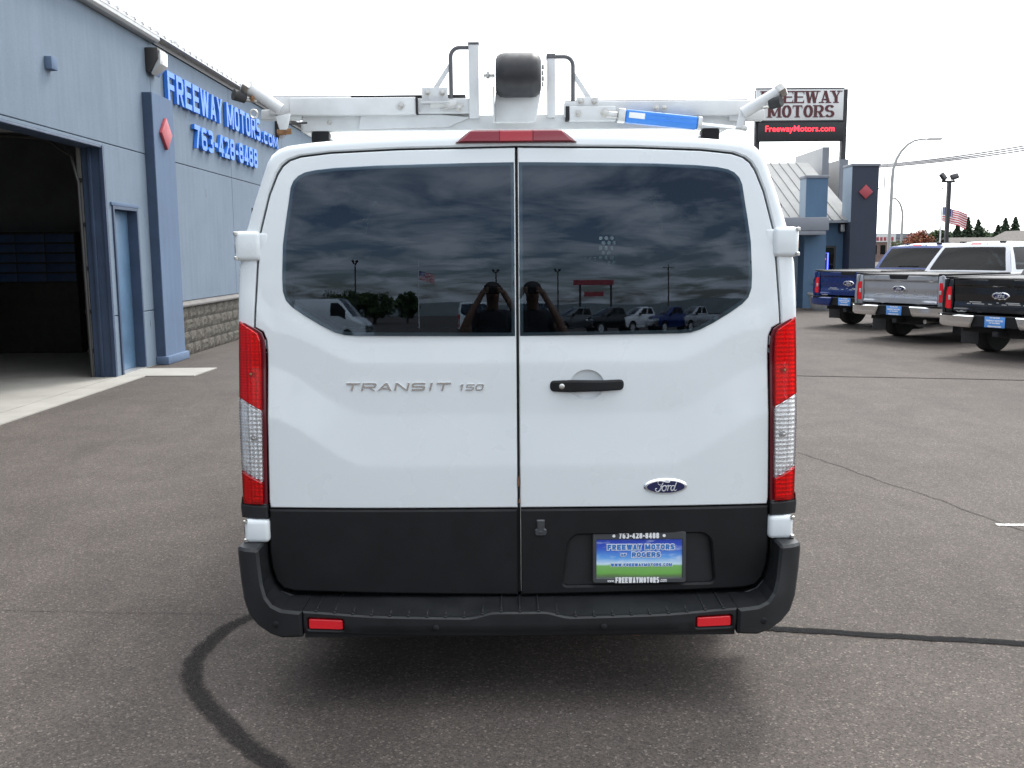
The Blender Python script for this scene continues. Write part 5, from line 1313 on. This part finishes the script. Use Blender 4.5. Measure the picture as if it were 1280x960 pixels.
def place(root, x, y, psi, label, group='pickups parked in a row'):
    # x, y: where the rear wheel on its left touches the ground
    c, s = math.cos(psi), math.sin(psi)
    ox, oy = -.86, 1.2; root.location = (x - (ox * c + oy * s), y - (-ox * s + oy * c), 0); root.rotation_euler = (0, 0, -psi)
    tag(root, label, 'pickup', group)
place(pk, 7.78, 19.25, PSI, 'silver pickup with chrome bumper parked between the blue and the black pickup')
p2 = copy_tree(pk); place(p2, 7.98, 22.5, PSI, 'dark blue pickup with blue bumper, farthest of the row by the showroom'); recolor(p2, M['pick_blue'], M['pick_blue'])
p3 = copy_tree(pk); place(p3, 8.08, 16.1, PSI, 'black pickup with chrome bumper, nearest of the row'); recolor(p3, M['pick_black'])
# rear slider frame only on the blue one; wing decals on blue and black
for r_ in (p2, p3):
    tgx = [o for o in r_.children if o.name.startswith('tailgate')][0]
    o = prism('wing_decal', [(-.74, .735), (-.70, .715), (-.58, .715), (-.54, .735), (-.60, .728), (-.64, .745), (-.68, .728)], tg_s(.64, .73, 0)[1] - .006, tg_s(.64, .73, 0)[1] + .02, 'y', M['alu'], tgx)
box('slider_frame', -.26, .26, 2.0, 2.01, 1.33, 1.345, M['black_plastic'], p2)

# ------------------------------------------------------------------ pylon sign
py = empty('pylon_sign', (12.37, 42, 0), 0, 'tall pylon sign with white name panel above a red lit message board', 'sign')
M['sign_white'] = vary('sign_white', (0.66, 0.67, 0.66), 0.4, 0.03, 1); M['sign_maroon'] = mat('sign_maroon', (0.085, 0.018, 0.022), 0.5); M['sign_black'] = vary('sign_black', (0.012, 0.012, 0.014), 0.5, 0.1, 3)
M['led_red'] = mat('led_red', (0.5, 0.02, 0.03), 0.5, emit=(1.0, 0.035, 0.06), es=1.5); M['post_dark'] = vary('post_dark', (0.028, 0.027, 0.03), 0.5, 0.1, 3)
for x in (-1.80, 1.90): box('post', x - .10, x + .10, .05, .30, 0, 8.52, M['post_dark'], py)
box('name_panel', -1.92, 1.78, -.10, .045, 7.22, 8.52, M['sign_white'], py, .02); 
for z in (7.17, 8.52): box('panel_frame', -1.95, 1.82, -.12, .048, z, z + .04, M['post_dark'], py)
word('FREEWAY', .50, .125, .015, M['sign_maroon'], py, frame((-1.72, -.105, 7.93), (1, 0, 0), (0, 0, 1), (0, -1, 0)), .05, base_w=.86, name='sign_letter', fit=3.38, thin=.05, serif=True)
word('MOTORS', .50, .125, .015, M['sign_maroon'], py, frame((-1.42, -.105, 7.34), (1, 0, 0), (0, 0, 1), (0, -1, 0)), .05, base_w=.86, name='sign_letter', fit=2.82, thin=.05, serif=True)
mb = box('message_board', -1.80, 1.84, -.10, .045, 6.35, 7.165, M['sign_black'], py, .02)
print_text('message_text', 'FreewayMotors.com', .33, M['led_red'], mb, frame((-.04, -.108, 6.84), (1, 0, 0), (0, 0, 1), (0, -1, 0)), 2.95, .018)

# ------------------------------------------------------------------ lamps, poles, flag
M['galv'] = vary('galvanised', (0.36, 0.36, 0.35), 0.5, 0.1, 3, metal=0.2); M['flagpole_white'] = mat('flagpole_white', (0.7, 0.7, 0.7), 0.4)
def street_light(x, y, h, reach, r_, label):
    e = empty('street_light', (x, y, 0), 0, label, 'street light', 'curved street lights')
    pts = [(0, 0, 0), (0, 0, h * .45), (0.02, 0, h * .72)] + [(reach * (1 - math.cos(R(a))) * .8, 0, h * .72 + h * .27 * math.sin(R(a))) for a in (15, 30, 45, 60, 75, 88)] + [(reach, 0, h * .992)]
    n = len(pts); tube('pole', pts, [r_ * (1.25 - .7 * i / (n - 1)) for i in range(n)], M['galv'], e, 10)
    bm = bmesh.new(); abox(bm, reach - .05, reach + .75, -.12, .12, h * .985, h * .998, .03); bmo('lamp_head', bm, M['galv'], e, 45)
    lathe('base_plate', [(r_ * 1.9, 0), (r_ * 1.9, .06), (r_ * 1.4, .08)], M['galv'], e, 12, None)
street_light(21.45, 55, 7.95, 1.95, .085, 'tall curved street light beyond the silver pickup')
street_light(48.3, 120, 8.2, -1.6, .13, 'small distant curved street light above the red tree')
fp = empty('floodlight_pole', (17.95, 40, 0), 0, 'dark pole with two floodlights beside the flag', 'light pole')
box('post', -.07, .07, -.07, .07, 0, 4.45, M['post_dark'], fp); box('cross_arm', -.30, .22, -.04, .05, 4.45, 4.53, M['post_dark'], fp)
for x, rz in ((-.28, .9), (.18, -.25)):
    bm = bmesh.new(); abox(bm, -.16, .16, -.07, .07, -.11, .11, .03, 2, Matrix.Translation((x, -.05, 4.68)) @ Matrix.Rotation(rz, 4, 'Y') @ Matrix.Rotation(-.5, 4, 'X')); f_ = bmo('floodlight', bm, M['post_dark'], fp, 45)
    tube('bracket', [(x, 0, 4.5), (x, -.02, 4.7)], .03, M['post_dark'], f_, 6)
def flag_mesh(name, parent, x0, z0, w, h, sag, seed):
    m = bpy.data.materials.get('flag_cloth')
    if not m:
        m = mat('flag_cloth', (0.5, 0.1, 0.1), 0.8); t = NT(m); uv = t.n('ShaderNodeUVMap'); s3 = t.n('ShaderNodeSeparateXYZ'); t.l(uv.outputs[0], s3.inputs[0])
        stp = t.math('GREATER_THAN', t.math('MODULO', t.math('MULTIPLY', s3.outputs[1], 13.0), 2.0), 1.0)
        base = t.mix(stp, (0.55, 0.05, 0.07), (0.78, 0.76, 0.76))
        can = t.math('MULTIPLY', t.math('LESS_THAN', s3.outputs[0], 0.4), t.math('GREATER_THAN', s3.outputs[1], 0.46))
        star = t.n('ShaderNodeTexVoronoi'); star.inputs['Scale'].default_value = 14; star.inputs['Randomness'].default_value = 0; t.l(uv.outputs[0], star.inputs['Vector'])
        st = t.math('LESS_THAN', star.outputs['Distance'], 0.28)
        t.color(t.mix(can, base, t.mix(st, (0.03, 0.05, 0.20), (0.75, 0.75, 0.75))))
    nx, nz = 24, 10; vs_, fs, uvs = [], [], []
    for i in range(nx + 1):
        for j in range(nz + 1):
            u, v_ = i / nx, j / nz; vs_.append((x0 + w * u, .12 * math.sin(u * 9 + v_ * 1.5) * u ** .5 * w / 1.6, z0 - h * (1 - v_) - sag * u ** 1.3 + .03 * math.sin(u * 11))); uvs.append((u, v_))
    for i in range(nx):
        for j in range(nz): a = i * (nz + 1) + j; fs.append((a, a + nz + 1, a + nz + 2, a + 1))
    o = mesh(name, vs_, fs, m, parent, 60); ul = o.data.uv_layers.new(name='UVMap')
    for l in o.data.loops: ul.data[l.index].uv = uvs[l.vertex_index]
    return o
fl = empty('flagpole', (28.75, 65, 0), 0, 'white flagpole with a striped flag flying at half height', 'flagpole')
tube('pole', [(0, 0, 0), (0, 0, 5.75)], [.06, .035], M['flagpole_white'], fl, 10); lathe('finial', [(.02, 5.75), (.07, 5.8), (.07, 5.85), (.01, 5.9)], M['flagpole_white'], fl, 10)
flag_mesh('flag', fl, .06, 4.58, 1.65, .98, .48, 1)

# overhead wires on two utility poles outside the picture
M['wire'] = mat('wire', (0.20, 0.20, 0.21), 0.6); M['wood_pole'] = vary('wood_pole', (0.10, 0.08, 0.06), 0.9, 0.2, 4)
def utility_pole(x, y, h, label):
    e = empty('utility_pole', (x, y, 0), 0, label, 'utility pole', 'utility poles'); tube('pole', [(0, 0, 0), (0, 0, h)], [.16, .11], M['wood_pole'], e, 10); box('cross_arm', -1.1, 1.1, -.06, .06, h - .75, h - .6, M['wood_pole'], e)
    for xx in (-1, 0, 1): lathe('insulator', [(.03, h - .6), (.05, h - .55), (.05, h - .48), (.02, h - .44)], M['galv'], e, 8, Matrix.Translation((xx, 0, 0)))
    return e
utility_pole(10.5, 66, 7.6, 'wooden utility pole hidden behind the showroom'); utility_pole(52, 74, 12.6, 'wooden utility pole holding the overhead wires')
wr = empty('overhead_wires', (0, 0, 0), 0, 'three thin overhead wires crossing the white sky', 'wires')
for k, dx in enumerate((-1, 0, 1)):
    a, b = Vector((10.5 + dx, 66, 7.16)), Vector((52 + dx, 74, 12.16)); tube('wire', [tuple(a.lerp(b, i / 24) - Vector((0, 0, 1.5 * 4 * (i / 24) * (1 - i / 24)))) for i in range(25)], .055, M['wire'], wr, 6)

# ------------------------------------------------------------------ trees, houses, far things
def leaf_mat(name, cs, sc=.8):
    m = mat(name, cs[0], 0.7, spec=0.2); t = NT(m); v = t.obj()
    t.color(t.ramp(t.noise(v, sc, 5, 0.65), [(0.3 + .4 * i / (len(cs) - 1), c) for i, c in enumerate(cs)])); return m
M['leaf_red'] = leaf_mat('leaf_autumn', [(0.09, 0.07, 0.03), (0.22, 0.07, 0.035), (0.34, 0.10, 0.06)], 1.2); M['leaf_green'] = leaf_mat('leaf_green', [(0.03, 0.05, 0.02), (0.07, 0.11, 0.04)]); M['leaf_pine'] = leaf_mat('leaf_pine', [(0.028, 0.046, 0.028), (0.06, 0.085, 0.05)])
M['bark'] = vary('bark', (0.06, 0.045, 0.035), 0.95, 0.3, 10)
def tree(name, x, y, h, rx, rz_, zc_, n, leaf, mt, label, cat='tree', group=None, seed=0, conif=False, z0=0.0):
    e = empty(name, (x, y, z0), 0, label, cat, group); rn = random.Random(seed); bm = bmesh.new()
    atube(bm, [(0, 0, 0), (.05 * rx, 0, zc_ * .5), (0, .03 * rx, zc_ if not conif else h * .95)], [.09 * rx + .05, .07 * rx + .03, .02], 8)
    if not conif:
        for k in range(7):
            a = rn.uniform(0, 6.28); l = rx * rn.uniform(.5, .85); atube(bm, [(0, 0, zc_ * rn.uniform(.5, .8)), (math.cos(a) * l * .5, math.sin(a) * l * .5, zc_), (math.cos(a) * l, math.sin(a) * l, zc_ + rz_ * rn.uniform(0, .6))], [.05 * rx, .03 * rx, .01], 5)
    bmo('trunk', bm, M['bark'], e, 60)
    vs_, fs = [], []
    cl_ = [(rn.gauss(0, .5), rn.gauss(0, .5), rn.gauss(0, .5), rn.uniform(.25, .5)) for _ in range(26)]
    cl_ = [(a / max(1, math.sqrt(a * a + b * b + c * c) / .8), b / max(1, math.sqrt(a * a + b * b + c * c) / .8), c / max(1, math.sqrt(a * a + b * b + c * c) / .8), r_) for a, b, c, r_ in cl_]
    for i in range(n):
        if conif:
            q = rn.random() ** .7; tier = (q * 9) % 1; zz = h * (1.0 - q * .93); rad = rx * q * (.45 + .55 * tier) * rn.uniform(.3, 1.2); a = rn.uniform(0, 6.28); p = Vector((math.cos(a) * rad, math.sin(a) * rad, zz - .05 * h * rad / rx))
        else:
            a, b, c, r_ = cl_[rn.randrange(len(cl_))]; d = Vector((rn.gauss(0, 1), rn.gauss(0, 1), rn.gauss(0, 1))).normalized() * r_ * rn.random() ** .4; p = Vector(((a + d.x) * rx, (b + d.y) * rx, zc_ + (c + d.z) * rz_))
        s = leaf * rn.uniform(.6, 1.3); u = Vector((rn.uniform(-1, 1), rn.uniform(-1, 1), rn.uniform(-.6, .6))).normalized(); w = u.cross(Vector((rn.uniform(-1, 1), rn.uniform(-1, 1), rn.uniform(-1, 1)))).normalized(); b0 = len(vs_)
        vs_ += [tuple(p - u * s), tuple(p + w * s * .5), tuple(p + u * s), tuple(p - w * s * .5)]; fs.append((b0, b0 + 1, b0 + 2, b0 + 3))
    mesh('crown', vs_, fs, mt, e); return e
tree('maple_tree', 50.2, 120, 4.4, 1.75, 1.35, 2.95, 2600, .16, M['leaf_red'], 'small red autumn tree between the street lights', seed=2)
for i, (x, h, r_) in enumerate(((57.0, 5.2, 2.0), (58.8, 5.9, 2.3), (60.6, 5.7, 2.4), (62.2, 4.9, 2.0), (63.6, 5.8, 2.5), (65.4, 6.0, 2.3))):
    tree('pine_tree', x, 124 + i % 3, h, r_, 1, h * .9, 3200, .22, M['leaf_pine'], ['short dark pine at the end of the row nearest the flag', 'second dark pine from the flag', 'third dark pine from the flag', 'low dark pine between two taller ones', 'broad dark pine above the gabled house', 'tall dark pine at the picture edge'][i], 'tree', 'pines behind the houses', 10 + i, True)
for i, (x, w) in enumerate(((58.0, 2.2), (61.4, 2.6), (64.6, 2.4))):
    tree('broadleaf_tree', x, 131 + i, 4.2, w, 1.5, 2.9, 2200, .22, M['leaf_green'], ['low green tree behind the pines nearest the flag', 'low green tree behind the middle pines', 'low green tree behind the pines at the picture edge'][i], 'tree', 'low trees behind the pines', 70 + i)
tree('bush', 46.6, 116, 3, 1.3, 1.2, 1.7, 1500, .15, M['leaf_green'], 'green bush under the red shop sign', 'bush', seed=31)
tree('bush', 52.2, 112, 2.6, 1.0, .9, 1.5, 1200, .14, M['leaf_pine'], 'dark bush right beside the red tree', 'bush', seed=32)
M['shingle'] = vary('shingle_roof', (0.10, 0.088, 0.078), 0.9, 0.12, 2, 0.3, 12); M['siding'] = vary('siding', (0.24, 0.22, 0.19), 0.8, 0.06, 2)
def house(x, y, w, d, ze, zr, along_x, label, rz=0.0):
    e = empty('house', (x, y, 0), rz, label, 'house', 'low houses beyond the road'); box('wall', -w / 2, w / 2, -d / 2, d / 2, 0, ze, M['siding'], e)
    o = .4
    if along_x: prism('roof', [(-d / 2 - o, ze - .1), (0, zr), (d / 2 + o, ze - .1), (d / 2 + o, ze + .05), (0, zr + .18), (-d / 2 - o, ze + .05)], -w / 2 - o, w / 2 + o, 'x', M['shingle'], e)
    else:
        prism('gable', [(-w / 2, ze), (w / 2, ze), (0, zr)], -d / 2, d / 2, 'y', M['siding'], e)
        prism('roof', [(-w / 2 - o, ze - .15), (0, zr), (w / 2 + o, ze - .15), (w / 2 + o, ze), (0, zr + .18), (-w / 2 - o, ze)], -d / 2 - o, d / 2 + o, 'y', M['shingle'], e)
    for k in range(3):
        f = box('window', -w / 2 + w * (.18 + .28 * k), -w / 2 + w * (.18 + .28 * k) + 1.0, -d / 2 - .05, -d / 2 - .002, .9, min(1.9, ze - .1), M['sign_white'], e); box('pane', -w / 2 + w * (.18 + .28 * k) + .08, -w / 2 + w * (.18 + .28 * k) + .92, -d / 2 - .07, -d / 2 - .052, .98, min(1.82, ze - .18), M['glass_dark'], f)
    return e
house(53.0, 108, 9.0, 6, 2.05, 2.95, True, 'long low house with a brown roof behind the silver pickup')
house(61.3, 116, 5.0, 8, 2.6, 3.85, False, 'house with a gabled front at the picture edge')
M['brick_far'] = vary('far_brick', (0.20, 0.14, 0.12), 0.9, 0.2, 2); M['far_wall'] = vary('far_wall', (0.30, 0.31, 0.33), 0.9, 0.1, .2)
sb = empty('roadside_shop', (62, 160, 0), 0, 'far low shop with a red and white sign band', 'building')
box('wall', -4.5, 5, 0, 8, 0, 3.4, M['brick_far'], sb); box('sign_band', -4.6, 1.4, -.2, -.01, 3.2, 4.5, M['sign_white'], sb)
for k in range(9): box('sign_letter', -4.2 + k * .6, -3.8 + k * .6, -.25, -.21, 3.4, 4.0, M['red_panel'], sb)
for k in range(6): f = box('window', -3.8 + k * 1.4, -3.0 + k * 1.4, -.05, -.002, 1.2, 2.7, M['glass_dark'], sb)
lw = empty('long_warehouse', (96, 200, 0), 0, 'long grey warehouse stretching along the horizon behind the pines', 'building')
box('wall', -20, 22, 0, 14, 0, 4.4, M['far_wall'], lw); box('roof', -20.3, 22.3, -.3, 14.3, 4.41, 5.3, M['canopy_grey'], lw)
for k in range(14): box('window', -18.5 + k * 2.9, -17.2 + k * 2.9, -.06, -.002, 1.6, 3.2, M['glass_dark'], lw)
M['sign_green'] = mat('sign_green', (0.03, 0.25, 0.14), 0.5)
hs_ = empty('highway_sign', (69.5, 145, 0), 0, 'green highway sign behind the flagpole', 'sign'); box('panel', -1.7, 1.7, 0, .06, 2.45, 3.35, M['sign_green'], hs_, .02)
for x in (-1.3, 1.3): box('post', x - .07, x + .07, .062, .16, 0, 3.3, M['galv'], hs_)
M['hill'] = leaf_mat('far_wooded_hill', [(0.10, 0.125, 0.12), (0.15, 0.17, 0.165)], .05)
rn = random.Random(4); vs_, fs = [], []; n = 240
for i in range(n + 1):
    a = R(-180 + 360 * i / n); r_ = 520; h = 9.5 + 1.8 * math.sin(i * .23) + 1.2 * math.sin(i * .61 + 1) + rn.uniform(-.35, .35); 
    for k, (rr, hh) in enumerate(((0, -.5), (25, h * .7), (60, h), (140, h * .6))): vs_.append(((r_ + rr) * math.sin(a), (r_ + rr) * math.cos(a), hh))
    if i:
        for k in range(3): b0 = (i - 1) * 4 + k; fs.append((b0, b0 + 4, b0 + 5, b0 + 1))
tag(mesh('wooded_hills', vs_, fs, M['hill'], None, 60), 'low wooded hills along the horizon', 'hills', kind='structure')

# ------------------------------------------------------------------ what the rear windows mirror: the lot behind the photographer
def van_copy(x, y, rz, label):
    c = copy_tree(van, None, {'body', 'windshield', 'side_window', 'wheel', 'tail_light', 'rear_door', 'rear_sill', 'rear_bumper', 'hinge'})
    c.location = (x, y, 0); c.rotation_euler = (0, 0, rz); tag(c, label, 'van', 'white vans mirrored in the rear windows'); return c
van_copy(-12.0, -24, R(-84), 'white van side on, mirrored in the window of the badge door')
van_copy(-.6, -33, R(178), 'white van mirrored straight behind the photographer')
for i, (x, y, mt_, lb) in enumerate(((5.5, -44, 'pick_grey', 'grey pickup first in the mirrored row'), (8.6, -44, 'pick_black', 'black pickup second in the mirrored row'), (11.7, -45, 'pick_white', 'white pickup third in the mirrored row'),
                                     (14.8, -44, 'pick_blue', 'blue pickup fourth in the mirrored row'), (18.0, -45, 'pick_silver', 'silver pickup fifth in the mirrored row'), (13.2, -17, 'pick_white', 'white pickup mirrored at the edge of the handle door window'))):
    c = copy_tree(pk); c.location = (x, y, 0); c.rotation_euler = (0, 0, R(65 if i < 5 else 20)); recolor(c, M[mt_]); tag(c, lb, 'pickup', 'pickups mirrored in the rear windows')
for x, y, lb in ((-13.0, -46, 'floodlight pole mirrored beside the dark trees'), (1.5, -62, 'floodlight pole mirrored above the photographer'), (26, -50, 'floodlight pole mirrored at the window edge')):
    c = copy_tree(fp); c.location = (x, y, 0); c.scale = (1, 1, 1.5); tag(c, lb, 'light pole', 'floodlight poles')
c = copy_tree(fl); c.location = (-8.2, -66, 0); c.scale = (1.3, 1, 1.6); tag(c, 'flagpole mirrored in the badge door window', 'flagpole', 'flagpoles')
utility_pole(20.5, -80, 9.5, 'utility pole mirrored in the handle door window')
for i, (x, y, w) in enumerate(((-26, -96, 4.6), (-21.5, -98, 4.2), (-15, -104, 2.6), (-31, -100, 4.8))):
    tree('broad_tree', x, y, 5, w, 2.1, 3.0, 3000, .30, M['leaf_green'], ['broad dark tree mirrored beside the side on van', 'second dark tree of the mirrored clump', 'small dark tree mirrored near the flagpole', 'dark tree mirrored at the window corner'][i], 'tree', 'trees mirrored in the rear windows', 50 + i)
gs = empty('gantry_sign', (7.2, -78, 0), 0, 'red gantry sign mirrored in the handle door window', 'sign')
for x in (-2.2, 2.6): box('post', x - .15, x + .15, -.15, .15, 0, 6.2, M['post_dark'], gs)
box('board', -3.2, 3.0, -.2, .2, 5.2, 6.2, M['red_panel'], gs); box('board', -1.6, 1.4, -.2, .2, 3.4, 4.0, M['red_panel'], gs)

# the photographer, standing right behind the viewpoint with the camera at eye level
def skin_figure():
    V, E_, Rr = [], [], []
    def add(p, r_, par=None):
        V.append(p); Rr.append(r_); i = len(V) - 1
        if par is not None: E_.append((par, i))
        return i
    pel = add((0, -.36, .97), .135); sp1 = add((0, -.37, 1.12), .13, pel); ch = add((0, -.36, 1.34), .145, sp1); nk = add((0, -.33, 1.49), .062, ch); n2 = add((0, -.30, 1.55), .058, nk); h1 = add((0, -.265, 1.63), .082, n2); h2 = add((0, -.26, 1.72), .078, h1)
    add((0, -.17, 1.645), .014, h1)
    for s in (-1, 1):
        sh_ = add((s * .17, -.35, 1.42), .075, ch); el = add((s * .33, -.22, 1.24), .048, sh_); fo = add((s * .24, -.14, 1.42), .042, el); wr_ = add((s * .125, -.09, 1.60), .028, fo); pa = add((s * .095, -.075, 1.655), .030, wr_)
        for k in range(4): a = add((s * (.085 - .004 * k), -.055, 1.70 - .017 * k), .009, pa); b = add((s * (.06), -.038 - .004 * k, 1.702 - .017 * k), .0085, a); add((s * .036, -.05, 1.702 - .017 * k), .008, b)
        th_ = add((s * .085, -.105, 1.665), .011, pa); add((s * .055, -.118, 1.67), .009, th_)
        hp = add((s * .10, -.36, .92), .105, pel); kn = add((s * .13, -.34, .50), .066, hp); an_ = add((s * .14, -.37, .10), .045, kn); he = add((s * .14, -.38, .045), .043, an_); add((s * .16, -.22, .035), .036, he)
    me = bpy.data.meshes.new('person'); me.from_pydata(V, E_, []); o = bpy.data.objects.new('person', me); col.objects.link(o)
    o.modifiers.new('skin', 'SKIN'); sv = me.skin_vertices[0].data
    for i, r_ in enumerate(Rr): sv[i].radius = (r_ * (1.22 if i in (0, 1, 2) else 1), r_ * (.85 if i in (0, 1, 2) else 1)); sv[i].use_root = (i == 0)
    sd_ = o.modifiers.new('sub', 'SUBSURF'); sd_.levels = 2; sd_.render_levels = 2
    dg = bpy.context.evaluated_depsgraph_get(); nm = bpy.data.meshes.new_from_object(o.evaluated_get(dg)); bpy.data.objects.remove(o)
    M['skin_tone'] = mat('skin_tone', (0.20, 0.115, 0.08), 0.5); M['shirt'] = vary('dark_shirt', (0.015, 0.016, 0.02), 0.9, 0.2, 12); M['jeans'] = vary('jeans', (0.03, 0.04, 0.07), 0.9, 0.2, 12); M['shoe'] = mat('shoe', (0.02, 0.02, 0.02), 0.6)
    nm.materials.clear()
    for k in ('skin_tone', 'shirt', 'jeans', 'shoe'): nm.materials.append(M[k])
    for p in nm.polygons:
        c_ = p.center; p.use_smooth = True
        p.material_index = 3 if c_.z < .09 else 2 if c_.z < .98 else 1 if (c_.z < 1.50 and c_.y < -.245 ) else 0
    o = bpy.data.objects.new('person', nm); col.objects.link(o); return o
per = skin_figure(); tag(per, 'person in a dark shirt photographing, mirrored in both rear windows', 'person')
bm = bmesh.new(); bmesh.ops.create_icosphere(bm, subdivisions=3, radius=1.0)
for v_ in bm.verts:
    v_.co = Vector((v_.co.x * .088, -.275 + v_.co.y * .098, 1.70 + v_.co.z * .09))
    if v_.co.y > -.23: v_.co.z = max(v_.co.z, 1.725)
    v_.co.z = max(v_.co.z, 1.64)
bmo('hair', bm, mat('hair_dark', (0.015, 0.012, 0.01), 0.7), per, 60)
cm = empty('photo_camera', (0, 0, 0), 0, 'black camera held to the face, mirrored in the rear windows', 'camera')
box('camera_body', -.062, .062, -.105, -.062, 1.635, 1.715, M['black_plastic'], cm, .008); lathe('lens_barrel', [(.030, 0), (.030, .035), (.026, .038), (.018, .030)], M['black_plastic'], cm, 20, frame((0, -.0615, 1.675), (1, 0, 0), (0, 0, -1), (0, 1, 0)))
